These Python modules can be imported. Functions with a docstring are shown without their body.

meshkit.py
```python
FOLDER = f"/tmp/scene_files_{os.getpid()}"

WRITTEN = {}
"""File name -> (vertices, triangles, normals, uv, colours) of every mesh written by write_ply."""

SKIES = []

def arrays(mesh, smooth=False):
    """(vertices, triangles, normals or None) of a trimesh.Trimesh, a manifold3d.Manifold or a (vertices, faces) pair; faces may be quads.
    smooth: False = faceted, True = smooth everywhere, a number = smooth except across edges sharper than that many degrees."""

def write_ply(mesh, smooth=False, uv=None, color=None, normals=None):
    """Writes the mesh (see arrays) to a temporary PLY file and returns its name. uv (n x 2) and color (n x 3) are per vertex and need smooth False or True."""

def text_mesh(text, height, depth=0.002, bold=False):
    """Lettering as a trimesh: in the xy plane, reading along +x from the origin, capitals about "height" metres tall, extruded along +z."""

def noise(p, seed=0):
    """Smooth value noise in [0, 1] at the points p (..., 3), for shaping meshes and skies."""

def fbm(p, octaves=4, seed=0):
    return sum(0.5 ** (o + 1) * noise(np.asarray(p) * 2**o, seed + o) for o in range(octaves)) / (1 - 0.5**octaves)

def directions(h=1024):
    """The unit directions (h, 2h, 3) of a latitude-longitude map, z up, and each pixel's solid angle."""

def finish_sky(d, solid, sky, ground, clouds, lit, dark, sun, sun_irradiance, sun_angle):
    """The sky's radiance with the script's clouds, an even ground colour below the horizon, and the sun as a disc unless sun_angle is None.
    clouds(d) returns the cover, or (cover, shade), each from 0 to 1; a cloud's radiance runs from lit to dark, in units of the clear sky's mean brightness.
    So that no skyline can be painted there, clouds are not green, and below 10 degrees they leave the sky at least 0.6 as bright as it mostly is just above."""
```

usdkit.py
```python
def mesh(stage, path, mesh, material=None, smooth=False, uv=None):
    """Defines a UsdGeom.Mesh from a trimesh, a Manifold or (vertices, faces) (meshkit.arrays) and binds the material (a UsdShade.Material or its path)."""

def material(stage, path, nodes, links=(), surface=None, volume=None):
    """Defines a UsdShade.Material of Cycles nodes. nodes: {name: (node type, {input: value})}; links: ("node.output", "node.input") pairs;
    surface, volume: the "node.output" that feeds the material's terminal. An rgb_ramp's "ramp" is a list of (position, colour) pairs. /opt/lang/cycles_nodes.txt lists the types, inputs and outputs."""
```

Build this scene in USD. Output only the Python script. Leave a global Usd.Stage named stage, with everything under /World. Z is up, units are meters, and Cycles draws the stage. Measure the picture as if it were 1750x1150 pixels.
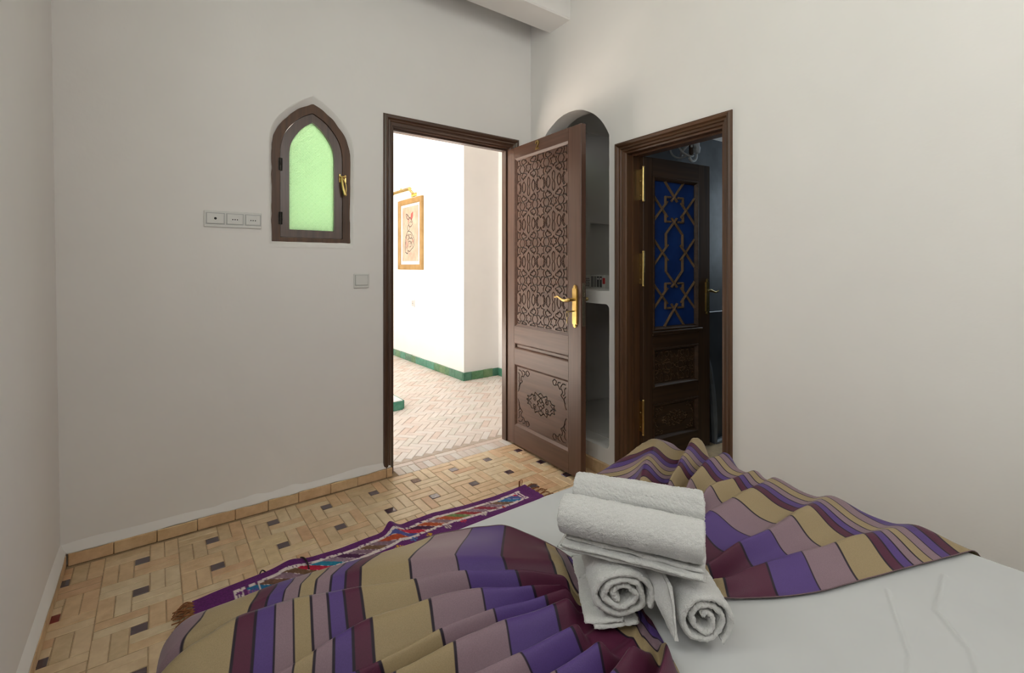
import math, random
import numpy as np
import trimesh
import shapely
from shapely.geometry import Polygon, LineString, Point, box as sbox
from shapely.ops import unary_union
from shapely import affinity
import usdkit, meshkit
from pxr import Usd, UsdGeom, UsdLux, UsdShade, Gf, Sdf, Vt

rng = random.Random(7)
nrg = np.random.default_rng(7)
stage = Usd.Stage.CreateInMemory()
UsdGeom.SetStageUpAxis(stage, 'Z')
UsdGeom.SetStageMetersPerUnit(stage, 1.0)
UsdGeom.Xform.Define(stage, '/World')
UsdGeom.Scope.Define(stage, '/World/Looks')

# ------------------------------------------------------------------ camera
# room frame: x along the back wall, y into the hall, z up; origin = floor at the back left corner
cam = UsdGeom.Camera.Define(stage, '/World/camera')
cam.CreateHorizontalApertureAttr(36.0)
cam.CreateVerticalApertureAttr(36.0 * 1150 / 1750)
cam.CreateFocalLengthAttr(36.0 * 810 / 1750)
cam.CreateVerticalApertureOffsetAttr(-36.0 * 119 / 1750)
cam.CreateClippingRangeAttr(Gf.Vec2f(0.02, 100))
m = Gf.Matrix4d(0.8, -0.6, 0, 0,  0, 0, 1, 0,  -0.6, -0.8, 0, 0,  0.2706, -2.604, 1.2, 1)
cam.AddTransformOp().Set(m)
cam.CreateExposureAttr(0.0)

# ------------------------------------------------------------------ light
SKY, SUN, WIN, GRN, BATH, REAR = 0.75, 11.5, 2.0, 1.2, 7.0, 3.4
def light(kind, name, col, inten, pos, target=None, w=1, h=1):
    l = kind.Define(stage, '/World/' + name)
    l.CreateColorAttr(Gf.Vec3f(*col)); l.CreateIntensityAttr(inten)
    if target is not None:
        z = -(np.array(target, float) - np.array(pos, float)); z /= np.linalg.norm(z)
        up = np.array([0, 0, 1.0]) if abs(z[2]) < .99 else np.array([0, 1.0, 0])
        x = np.cross(up, z); x /= np.linalg.norm(x); y = np.cross(z, x)
        l.AddTransformOp().Set(Gf.Matrix4d(*x, 0, *y, 0, *z, 0, *pos, 1))
        l.CreateWidthAttr(w); l.CreateHeightAttr(h)
    return l
# sky and high sun above the open courtyard at the left of the hall
light(UsdLux.DomeLight, 'sky', (0.93, 0.97, 1.0), SKY, None)
sun = UsdLux.DistantLight.Define(stage, '/World/sun')
sun.CreateColorAttr(Gf.Vec3f(1.0, 0.975, 0.94)); sun.CreateIntensityAttr(SUN / 8.6e-5); sun.CreateAngleAttr(0.6)
sun.AddRotateXYZOp().Set(Gf.Vec3f(10, 8, 0))
# daylight through the window opening in the left wall beside the camera, out of frame (clear panes and a green pane above)
light(UsdLux.RectLight, 'daylight_window', (1.0, 0.98, 0.96), WIN, (-0.10, -2.10, 2.0), (2.0, -2.10, 2.0), 1.5, 0.75)
light(UsdLux.RectLight, 'daylight_rear_window', (1.0, 0.98, 0.95), REAR, (1.75, -3.70, 2.3), (1.75, 0, 2.3), 1.0, 0.85)
light(UsdLux.RectLight, 'daylight_green_pane', (0.62, 1.0, 0.36), GRN, (-0.10, -2.10, 2.60), (2.0, -2.10, 2.60), 1.5, 0.44)
# small bathroom window
light(UsdLux.RectLight, 'daylight_bathroom', (0.75, 0.9, 1.0), BATH, (4.15, -1.20, 1.55), (3.0, -1.0, 1.45), 0.35, 0.7)

# ------------------------------------------------------------------ helpers
_used = {}
def numbered(parent, name):
    k = (parent, name); n = _used.get(k, 0); _used[k] = n + 1
    return parent + '/' + (name if n == 0 else f'{name}_{n:03d}')
def say(p, label=None, cat=None, group=None, kind=None):
    for k, v in (('label', label), ('category', cat), ('group', group), ('kind', kind)):
        if v: p.SetCustomDataByKey(k, v)
    return p
def thing(name, label, cat, loc=(0, 0, 0), rz=0.0, group=None, kind=None):
    x = UsdGeom.Xform.Define(stage, numbered('/World', name))
    x.AddTranslateOp().Set(Gf.Vec3d(*map(float, loc)))
    if rz: x.AddRotateZOp().Set(float(rz))
    return say(x.GetPrim(), label, cat, group, kind)
def obj(name, mesh, mat, parent=None, smooth=False, label=None, cat=None, group=None, kind=None, col=None):
    path = numbered(str(parent.GetPath()) if parent is not None else '/World', name)
    g = usdkit.mesh(stage, path, mesh, mat, smooth)
    if col is not None:
        UsdGeom.PrimvarsAPI(g).CreatePrimvar('Col', Sdf.ValueTypeNames.Color3fArray, 'vertex').Set(Vt.Vec3fArray.FromNumpy(np.asarray(col, np.float32)))
    return say(g.GetPrim(), label, cat, group, kind)
def cat(ms):
    ms = [x for x in ms if x is not None]
    vs, fs, n = [], [], 0
    for x in ms:
        v, f = (x.vertices, x.faces) if hasattr(x, 'vertices') else x
        vs.append(np.asarray(v, float)); fs.append(np.asarray(f) + n); n += len(v)
    return trimesh.Trimesh(np.vstack(vs), np.vstack(fs), process=False)
def T(mesh, M):
    m2 = mesh.copy(); M4 = np.eye(4); M = np.asarray(M, float)
    if M.shape == (3,): M4[:3, 3] = M
    else: M4 = M
    m2.apply_transform(M4); return m2
def rotz(d):
    return trimesh.transformations.rotation_matrix(math.radians(d), [0, 0, 1])
def rotx(d):
    return trimesh.transformations.rotation_matrix(math.radians(d), [1, 0, 0])
def roty(d):
    return trimesh.transformations.rotation_matrix(math.radians(d), [0, 1, 0])
def bx(x0, x1, y0, y1, z0, z1, b=0.0):
    if b <= 0:
        m_ = trimesh.creation.box([x1 - x0, y1 - y0, z1 - z0]); m_.apply_translation([(x0 + x1) / 2, (y0 + y1) / 2, (z0 + z1) / 2]); return m_
    b = min(b, .45 * min(x1 - x0, y1 - y0, z1 - z0))
    P = []
    for sx in (0, 1):
        for sy in (0, 1):
            for sz in (0, 1):
                c = [(x0, x1)[sx], (y0, y1)[sy], (z0, z1)[sz]]
                d = [b if s == 0 else -b for s in (sx, sy, sz)]
                for k in range(3):
                    q = [c[i] + (d[i] if i != k else 0) for i in range(3)]; P.append(q)
    return trimesh.convex.convex_hull(np.array(P))
def ext(poly, depth):
    """extrude a shapely (multi)polygon along +z"""
    gs = [g for g in getattr(poly, 'geoms', [poly]) if g.area > 1e-9 and g.geom_type == 'Polygon']
    return cat([trimesh.creation.extrude_polygon(g, depth, engine='earcut') for g in gs])
# a (u, v) outline standing upright: u -> x, v -> z, extrusion towards -y from y0 to y0-depth
UP = np.array([[1, 0, 0, 0], [0, 0, -1, 0], [0, 1, 0, 0], [0, 0, 0, 1.0]])
def upright(poly, y0, depth):
    return T(T(ext(poly, depth), UP), (0, y0, 0))      # occupies y0-depth .. y0
def lathe(prof, n=24):
    return trimesh.creation.revolve(np.array(prof, float), sections=n)
def tube(pts, r, n=8, closed=False):
    P = np.asarray(pts, float); r = np.broadcast_to(r, (len(P),)).astype(float)
    tan = np.gradient(P, axis=0)
    if closed: tan = np.roll(P, -1, 0) - np.roll(P, 1, 0)
    tan /= np.linalg.norm(tan, axis=1, keepdims=True) + 1e-12
    u = np.cross(tan[0], [0.3, 0.2, 1.0]); u /= np.linalg.norm(u)
    V = []
    for i in range(len(P)):
        u = u - tan[i] * (u @ tan[i]); u /= np.linalg.norm(u); w = np.cross(tan[i], u)
        a = np.linspace(0, 2 * np.pi, n, endpoint=False)
        V.append(P[i] + r[i] * (np.cos(a)[:, None] * u + np.sin(a)[:, None] * w))
    F = []
    N = len(P)
    for i in range(N if closed else N - 1):
        j = (i + 1) % N
        for k in range(n):
            k2 = (k + 1) % n
            F += [[i * n + k, i * n + k2, j * n + k2], [i * n + k, j * n + k2, j * n + k]]
    V = np.vstack(V)
    if not closed:
        V = np.vstack([V, P[:1], P[-1:]]); a, b = N * n, N * n + 1
        for k in range(n):
            k2 = (k + 1) % n
            F += [[a, k2, k], [b, (N - 1) * n + k, (N - 1) * n + k2]]
    return trimesh.Trimesh(V, F, process=False)
def spline(pts, n=40, closed=False):
    from scipy.interpolate import CubicSpline
    P = np.asarray(pts, float)
    if closed: P = np.vstack([P, P[:1]])
    t = np.r_[0, np.cumsum(np.linalg.norm(np.diff(P, axis=0), axis=1) ** .5)]
    cs = CubicSpline(t, P, bc_type='periodic' if closed else 'natural')
    return cs(np.linspace(0, t[-1], n, endpoint=not closed))
def sweep_frame(path, prof, closed=False):
    """moulding: path = corner points (u, v) in the wall plane, prof = (o, d): o to the left of the path, d out of the wall. Mitred. Returns (u, v, d) mesh."""
    P = np.asarray(path, float); prof = np.asarray(prof, float); n = len(P); m_ = len(prof)
    V = []
    for i in range(n):
        a = P[i] - P[i - 1] if (i > 0 or closed) else None
        b = P[(i + 1) % n] - P[i] if (i < n - 1 or closed) else None
        nrm = []
        for e in (a, b):
            if e is not None: e = e / np.linalg.norm(e); nrm.append(np.array([-e[1], e[0]]))
        if len(nrm) == 2:
            q = nrm[0] + nrm[1]; q = q / (q @ nrm[0])
        else: q = nrm[0]
        for o, d in prof: V.append([P[i][0] + q[0] * o, P[i][1] + q[1] * o, d])
    F = []
    for i in range(n if closed else n - 1):
        j = (i + 1) % n
        for k in range(m_):
            k2 = (k + 1) % m_
            F += [[i * m_ + k, j * m_ + k, j * m_ + k2], [i * m_ + k, j * m_ + k2, i * m_ + k2]]
    if not closed:
        tri = np.array(shapely_tri(prof))
        F += [list(t[::-1]) for t in tri] + [list(t + (n - 1) * m_) for t in tri]
    mm = trimesh.Trimesh(np.array(V), np.array(F), process=False)
    mm.fix_normals() if False else None
    return mm
def shapely_tri(prof):
    import mapbox_earcut as me
    return me.triangulate_float64(np.asarray(prof, float), np.array([len(prof)], np.uint32)).reshape(-1, 3)
def stand(mesh, y0, s=-1.0):
    """(u, v, d) -> x = u, z = v, y = y0 - d"""
    v = np.array(mesh.vertices); return trimesh.Trimesh(np.c_[v[:, 0], y0 + s * v[:, 2], v[:, 1]], np.array(mesh.faces)[:, ::-1] if s < 0 else mesh.faces, process=False)

# ------------------------------------------------------------------ materials
def lin(r, g, b):
    f = lambda c: (c / 12.92 if c <= .04045 else ((c + .055) / 1.055) ** 2.4)
    return tuple(f(x / 255) for x in (r, g, b))
def mat(name, nodes, links, surface='p.BSDF', volume=None):
    return usdkit.material(stage, '/World/Looks/' + name, nodes, links, surface, volume)
def plain(name, col, rough=.5, **kw):
    return mat(name, {'p': ('principled_bsdf', {'base_color': col, 'roughness': rough, **kw})}, [])
def noisy(name, c1, c2, scale=(6, 6, 6), rough=.6, bump=.0, bscale=None, detail=4, bdist=.002, obj_space=False, lo=.3, hi=.7, **kw):
    n = {'g': ('geometry', {}), 'tc': ('texture_coordinate', {}), 'mp': ('mapping', {'scale': scale}),
         'n': ('noise_texture', {'scale': 1.0, 'detail': float(detail), 'roughness': .6}),
         'r': ('rgb_ramp', {'ramp': [(lo, c1), (hi, c2)]}), 'p': ('principled_bsdf', {'roughness': rough, **kw})}
    l = [('tc.object' if obj_space else 'g.position', 'mp.vector'), ('mp.vector', 'n.vector'), ('n.fac', 'r.fac'), ('r.color', 'p.base_color')]
    if bump:
        n['mp2'] = ('mapping', {'scale': bscale or scale}); n['n2'] = ('noise_texture', {'scale': 1.0, 'detail': 5.0, 'roughness': .6})
        n['b'] = ('bump', {'strength': bump, 'distance': bdist})
        l += [('tc.object' if obj_space else 'g.position', 'mp2.vector'), ('mp2.vector', 'n2.vector'), ('n2.fac', 'b.height'), ('b.normal', 'p.normal')]
    return mat(name, n, l)
M = {}
M['plaster'] = noisy('plaster_white', (.86, .83, .80), (.89, .86, .83), (2, 2, 2), .85, .25, (45, 45, 45), bdist=.002)
M['plaster_hall'] = noisy('plaster_hall', (.82, .81, .79), (.86, .85, .83), (2, 2, 2), .8, .2, (30, 30, 30))
M['tadelakt'] = noisy('grey_tadelakt', (.075, .085, .10), (.16, .175, .20), (4, 4, 4), .45, .15, (18, 18, 18))
M['tadelakt_dark'] = noisy('dark_tadelakt', (.03, .034, .042), (.06, .066, .08), (5, 5, 5), .4)
def wood(name, c1, c2, along, rough=.38, coat=.25, bump=.25, spec=.5):
    sc = {'z': (38, 38, 1.6), 'x': (1.6, 38, 38), 'y': (38, 1.6, 38)}[along]
    return noisy(name, c1, c2, sc, rough, bump, tuple(3 * s for s in sc), 6, .0015, True, .25, .75, coat_weight=coat, coat_roughness=.3, specular_ior_level=spec)
for a in 'zx':
    M['wood' + a] = wood('walnut_stained_' + a, (.060, .025, .014), (.130, .060, .036), a, .42, .22, .2, .5)
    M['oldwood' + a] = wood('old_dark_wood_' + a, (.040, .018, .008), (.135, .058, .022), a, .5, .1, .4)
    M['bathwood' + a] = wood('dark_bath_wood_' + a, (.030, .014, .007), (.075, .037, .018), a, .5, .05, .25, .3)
M['lattice'] = wood('lattice_wood', (.13, .075, .036), (.26, .16, .085), 'z', .4, .1)
M['carve_dark'] = plain('carving_ground', (.022, .010, .006), .7)
M['brass'] = noisy('brass', (.62, .43, .14), (.74, .55, .22), (40, 40, 40), .26, metallic=1.0)
M['brass_dull'] = noisy('brass_dull', (.38, .29, .12), (.52, .40, .18), (60, 60, 60), .36, metallic=1.0)
M['iron'] = noisy('dark_iron', (.02, .018, .015), (.05, .045, .04), (60, 60, 60), .5, metallic=.8)
M['steel'] = noisy('lock_steel', (.16, .13, .09), (.28, .24, .18), (60, 60, 60), .42, metallic=.9)
M['plastic'] = plain('white_plastic', (.74, .73, .70), .35)
M['plastic_grey'] = plain('grey_joint_plastic', (.50, .50, .49), .5)
M['hole'] = plain('socket_hole', (.012, .012, .012), .6)
M['gold'] = noisy('gilded_frame', (.33, .20, .07), (.46, .30, .12), (9, 9, 9), .5, .1, (60, 60, 60), metallic=.25)
M['mat_board'] = plain('mat_board', (.86, .86, .85), .8)
M['paper'] = noisy('aged_paper', (.45, .30, .22), (.60, .48, .38), (7, 7, 7), .85, detail=6)
M['ink'] = plain('black_ink', (.03, .028, .028), .7)
M['ink_red'] = plain('red_ink', (.52, .10, .09), .7)
M['ink_pink'] = plain('pink_ink', (.60, .30, .24), .7)
BR = [((.62, .41, .22), (.80, .58, .35)), ((.66, .47, .28), (.82, .63, .40)), ((.62, .39, .21), (.79, .55, .33)), ((.66, .50, .30), (.82, .66, .44)),
      ((.58, .34, .18), (.75, .49, .29)), ((.62, .45, .24), (.80, .62, .37)), ((.56, .40, .22), (.74, .56, .35))]
for i, (a, b) in enumerate(BR):
    M[f'brick{i}'] = noisy(f'terracotta_{i}', a, b, (19, 19, 19), .42, .3, (50, 50, 50), 6, .0012, coat_weight=.15, coat_roughness=.3)
HB = [((.62, .53, .47), (.72, .64, .58)), ((.66, .58, .52), (.74, .68, .62)), ((.60, .48, .41), (.70, .59, .52)), ((.66, .61, .56), (.74, .69, .64)), ((.59, .55, .49), (.68, .65, .58))]
for i, (a, b) in enumerate(HB):
    M[f'hbrick{i}'] = noisy(f'pale_terracotta_{i}', a, b, (14, 14, 14), .5, .3, (50, 50, 50), 6, .0012)
M['mortar'] = noisy('grout', (.36, .25, .15), (.52, .38, .24), (25, 25, 25), .9, .3, (80, 80, 80))
M['mortar_hall'] = noisy('grout_hall', (.42, .34, .27), (.55, .46, .38), (25, 25, 25), .9)
M['purple'] = noisy('purple_glaze', (.055, .028, .040), (.085, .045, .060), (30, 30, 30), .12, .1, (40, 40, 40), coat_weight=.5)
M['redtile'] = noisy('red_glaze', (.16, .012, .010), (.22, .02, .016), (30, 30, 30), .25)
for i, (a, b) in enumerate([((.05, .17, .075), (.11, .27, .13)), ((.035, .15, .09), (.08, .24, .16)), ((.09, .19, .08), (.16, .29, .13)), ((.03, .20, .13), (.07, .30, .21))]):
    M[f'green{i}'] = noisy(f'green_glaze_{i}', a, b, (20, 20, 20), .18, .15, (30, 30, 30), coat_weight=.4)
M['sheet'] = noisy('white_cotton', (.55, .56, .565), (.59, .60, .605), (3, 3, 3), .8, .12, (300, 300, 300), bdist=.0006, sheen_weight=.2)
M['mattress'] = plain('mattress_ticking', (.62, .60, .56), .9)
M['towel'] = noisy('white_terry', (.66, .655, .64), (.74, .735, .72), (260, 260, 260), .95, .9, (420, 420, 420), bdist=.003, sheen_weight=.35)
M['towel_band'] = noisy('towel_woven_band', (.74, .73, .70), (.80, .79, .76), (260, 260, 260), .9, .4, (500, 500, 500), bdist=.001)
def dyed(name, rough, sheen, bs, bump):
    return mat(name, {'a': ('attribute', {'attribute': 'Col'}), 'g': ('geometry', {}), 'mp': ('mapping', {'scale': bs}), 'n': ('noise_texture', {'scale': 1.0, 'detail': 3.0}),
        'mr': ('map_range', {'from_min': .25, 'from_max': .75, 'to_min': .9, 'to_max': 1.08}), 'mx': ('mix', {'mix_type': 'multiply', 'fac': 1.0}),
        'b': ('bump', {'strength': bump, 'distance': .0012}), 'p': ('principled_bsdf', {'roughness': rough, 'sheen_weight': sheen, 'sheen_roughness': .35, 'specular_ior_level': .35})},
        [('g.position', 'mp.vector'), ('mp.vector', 'n.vector'), ('n.fac', 'b.height'), ('b.normal', 'p.normal'), ('n.fac', 'mr.value'), ('a.color', 'mx.color1'), ('mr.result', 'mx.color2'), ('mx.color', 'p.base_color')])
M['throw'] = dyed('woven_throw_cloth', .52, .06, (520, 520, 520), .25)
M['rug'] = dyed('woven_rug_wool', .95, .2, (260, 260, 260), .9)
M['fringe'] = noisy('rug_fringe', (.20, .07, .025), (.34, .14, .05), (80, 80, 80), .95)
M['black_yarn'] = plain('black_yarn', (.03, .022, .02), .9)
M['green_glass'] = mat('green_cathedral_glass', {'tl': ('translucent_bsdf', {'color': (.46, .70, .46)}), 'gl': ('principled_bsdf', {'base_color': (.52, .78, .52), 'roughness': .10, 'transmission_weight': 1.0, 'ior': 1.35}), 'm': ('mix_closure', {'fac': .55})},
    [('tl.BSDF', 'm.closure1'), ('gl.BSDF', 'm.closure2')], 'm.closure')
M['blue_glass'] = noisy('blue_glass', (.010, .035, .17), (.016, .06, .26), (7, 7, 7), .45, .4, (90, 90, 90), bdist=.002, specular_ior_level=.25)
M['clear_glass'] = mat('window_glass', {'f': ('fresnel', {'IOR': 1.45}), 't': ('transparent_bsdf', {}), 'g': ('glossy_bsdf', {'roughness': .02}), 'm': ('mix_closure', {})}, [('f.fac', 'm.fac'), ('t.BSDF', 'm.closure1'), ('g.BSDF', 'm.closure2')], 'm.closure')
M['white_card'] = plain('white_card', (.72, .71, .68), .6)
M['grey_card'] = plain('grey_card', (.28, .28, .27), .6)
M['dark_card'] = plain('dark_grey_card', (.09, .09, .09), .6)
M['red_card'] = plain('red_card', (.55, .04, .04), .6)
M['cable'] = plain('grey_cable', (.45, .45, .44), .5)
M['white_metal'] = plain('white_lamp_metal', (.75, .78, .80), .4)
M['warm_lamp'] = mat('picture_lamp_glow', {'e': ('emission', {'color': (1.0, .62, .25), 'strength': 9.0})}, [], 'e.emission')
# ------------------------------------------------------------------ room shell
def gothic(pts_half, cx, zb, n=26, raw=False):
    """pointed outline from the half curve spring..apex (dx, z), mirrored about cx, down to zb"""
    h = spline(pts_half, n)
    L_ = [(cx - d, z) for d, z in h]; R_ = [(cx + d, z) for d, z in h[::-1]]
    Q = [(cx - h[0][0], zb)] + L_ + R_[1:] + [(cx + h[0][0], zb)]
    return np.array(Q) if raw else Polygon(Q)
WCX = .927
RECESS = [(.209, 1.81), (.196, 1.90), (.150, 1.975), (.075, 2.045), (0, 2.092)]
g_recess = gothic(RECESS, WCX, 1.312)
g_frame = gothic([(.196, 1.815), (.178, 1.885), (.135, 1.955), (.070, 2.018), (0, 2.056)], WCX, 1.327)
g_sash = gothic([(.155, 1.79), (.142, 1.86), (.105, 1.925), (.055, 1.975), (0, 2.006)], WCX, 1.352)
g_glass = gothic([(.112, 1.775), (.105, 1.83), (.080, 1.880), (.042, 1.928), (0, 1.960)], WCX, 1.392)

def wavy(poly, a, f, seed=0, step=.012):
    """hand-plastered edge: the outline wanders by about a"""
    L_ = poly.exterior; n = max(12, int(L_.length / step))
    P = np.array([L_.interpolate(i / n, normalized=True).coords[0] for i in range(n)])
    q = meshkit.noise(np.c_[P * f, np.full(n, seed * 3.1)], seed) - .5
    q2 = meshkit.noise(np.c_[P * f, np.full(n, seed * 3.1 + 9)], seed + 5) - .5
    return Polygon(P + a * np.c_[q, q2]).buffer(0)

back_poly = sbox(-.25, 0, 2.75, 3.35).difference(sbox(1.314, -1, 2.269, 2.068)).difference(wavy(g_recess, .008, 22, 3))
WT = .14
back_rest = sbox(-.25, 0, 2.75, 3.35).difference(sbox(1.314, -1, 2.269, 2.068)).difference(g_frame.buffer(-.012))
b_ = cat([upright(back_poly, .026, .026), upright(back_rest, WT, WT - .026)])
def reveal():
    A_ = gothic(RECESS, WCX, 1.312, 26, True); B_ = gothic([(.196, 1.815), (.178, 1.885), (.135, 1.955), (.070, 2.018), (0, 2.056)], WCX, 1.327, 26, True)
    c = A_.mean(0); B_ = c + (B_ - c) * .985; V, F = [], []; n = len(A_)
    rows = [(A_ + (A_ - c) * .02, -.0015), (A_, .000), (A_ * .8 + B_ * .2, .0045), (A_ * .45 + B_ * .55, .014), (B_, .025)]
    for r, y in rows: V += [[x, y, z] for x, z in r]
    for k in range(len(rows) - 1):
        for i in range(n):
            a, b2 = k * n + i, k * n + (i + 1) % n; F += [[a, a + n, b2 + n], [a, b2 + n, b2]]
    m_ = trimesh.Trimesh(V, F, process=False); v, f, nn = meshkit.arrays(m_, True)
    return m_ if nn[:, 1].mean() < 0 else trimesh.Trimesh(V, np.array(F)[:, ::-1], process=False)
REVEAL = reveal()
wall_back = obj('wall_back', b_, M['plaster'], kind='structure', label='white plaster back wall with the arched green window and the entrance doorway', cat='wall')

def slab(x0, x1, y0, y1, z0, z1, b=.0): return bx(x0, x1, y0, y1, z0, z1, b)
# left wall leans back a little towards its top
def leaning(m_):
    vv = np.array(m_.vertices); vv[:, 0] -= .036 + .0125 * np.clip(vv[:, 2], 0, 9); return trimesh.Trimesh(vv, m_.faces, process=False)
ROT = np.array([[0, 0, -1, 0], [1, 0, 0, 0], [0, 1, 0, 0], [0, 0, 0, 1.0]])      # (u, v, w) -> y = u, z = v, x = -w
left = sbox(-3.9, -.05, 0, 3.35).difference(sbox(-2.90, 1.58, -1.30, 2.82))
obj('wall_left', leaning(T(ext(left, .22), ROT)), M['plaster'], kind='structure', label='white plaster wall along the left edge of the room', cat='wall')
wn = thing('window_2', 'wide window with clear lower panes and a green upper pane in the left wall', 'window', kind='structure')
wo = sbox(-2.90, 1.58, -1.30, 2.82).difference(unary_union([sbox(-2.85, 1.62, -2.13, 2.33), sbox(-2.07, 1.62, -1.35, 2.33), sbox(-2.85, 2.39, -1.35, 2.77)]))
wn2 = thing('window_3', 'plain window with clear panes in the rear wall behind the bed head', 'window', (0, -3.74, 0), kind='structure')
obj('window_frame', upright(sbox(1.2, 1.85, 2.3, 2.78).difference(unary_union([sbox(1.25, 1.90, 1.72, 2.73), sbox(1.78, 1.90, 2.25, 2.73)])), 0, .06), M['woodz'], wn2)
obj('window_frame', leaning(T(T(ext(wo, .06), ROT), (-.12, 0, 0))), M['woodz'], wn)
rear = sbox(-.3, 0, 2.9, 3.35).difference(sbox(1.2, 1.85, 2.3, 2.78))
obj('wall_rear', upright(rear, -3.66, .16), M['plaster'], kind='structure', label='white plaster wall behind the bed head', cat='wall')
# ceiling and beams
ce = obj('ceiling', slab(-.25, 2.75, -3.9, WT, 3.12, 3.35), M['plaster'], kind='structure', label='white plaster ceiling', cat='ceiling')
for k in range(3):
    y = -.215 - 1.25 * k
    obj(f'trim_{k + 1}', slab(-.2, 2.42 - .0675 * (-y), y - .215, y, 2.762, 3.14, .008), M['plaster'], kind='structure',
        label=('white plastered ceiling beam close to the back wall' if k == 0 else f'white plastered ceiling beam {"over the bed foot" if k == 1 else "over the pillow end"}'), cat='beam')

# right wall, in its own frame: local x runs along the wall towards the camera, local y points out of the room
RWA = -93.865
def rw(name, label, cat_, kind='structure', off=(0, 0, 0), group=None):
    a = math.radians(RWA); c, s = math.cos(a), math.sin(a)
    return thing(name, label, cat_, (2.39 + c * off[0] - s * off[1], s * off[0] + c * off[1], off[2]), RWA, kind=kind, group=group)
ang = np.linspace(math.acos(.354 / .39), math.pi - math.acos(.354 / .39), 28)
arch = Polygon([(.066, 1.06)] + [(.42 + .39 * math.cos(t), 1.79 + .39 * math.sin(t)) for t in ang[::-1]] + [(.774, 1.06)])
low_open = sbox(.066, .155, .774, .985).buffer(-.03).buffer(.03)
D2U0, D2U1, D2Z = .90, 1.455, 1.815
right_poly = sbox(-.14, 0, 4.1, 3.35).difference(wavy(arch, .005, 20, 4)).difference(wavy(low_open, .005, 20, 5)).difference(sbox(D2U0 - .062, -1, D2U1 + .062, D2Z + .062))
wr = rw('wall_right', 'white plaster right wall with the arched niche and the bathroom doorway', 'wall')
obj('wall_face', upright(right_poly, .12, .12), M['plaster'], wr)
# the deep niche behind the arch: two compartments divided by a plastered shelf
obj('niche_shelf', bx(-.025, .80, .121, .98, .985, 1.06, .004), M['plaster'], wr, label='plastered ledge dividing the niche')
obj('niche_base', bx(-.025, .80, .121, .98, 0, .155, .004), M['plaster'], wr, label='raised plaster floor of the lower niche')
far = sbox(-.06, 0, 1.1, 3.0)
obj('niche_far_side', cat([bx(-.16, -.03, .121, 1.1, 0, 3.0)]), M['plaster'], wr)
blk = sbox(.121, 1.062, .98, 1.587).difference(sbox(.50, 1.13, .95, 1.53))
bm = T(ext(blk, .10), np.array([[0, 0, 1, -.03], [1, 0, 0, 0], [0, 1, 0, 0], [0, 0, 0, 1.0]]))
obj('niche_recess_block', T(bm, (-.0, 0, 0)), M['plaster'], wr, label='low wall block with a small square recess inside the niche')
obj('niche_near_side', bx(.79, .87, .121, 1.1, 0, 3.0), M['plaster'], wr)
obj('niche_back', bx(-.16, .87, .98, 1.1, 0, 3.0), M['plaster'], wr)
obj('niche_vault', bx(-.16, .87, .121, 1.1, 2.24, 3.0), M['plaster'], wr)
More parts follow.
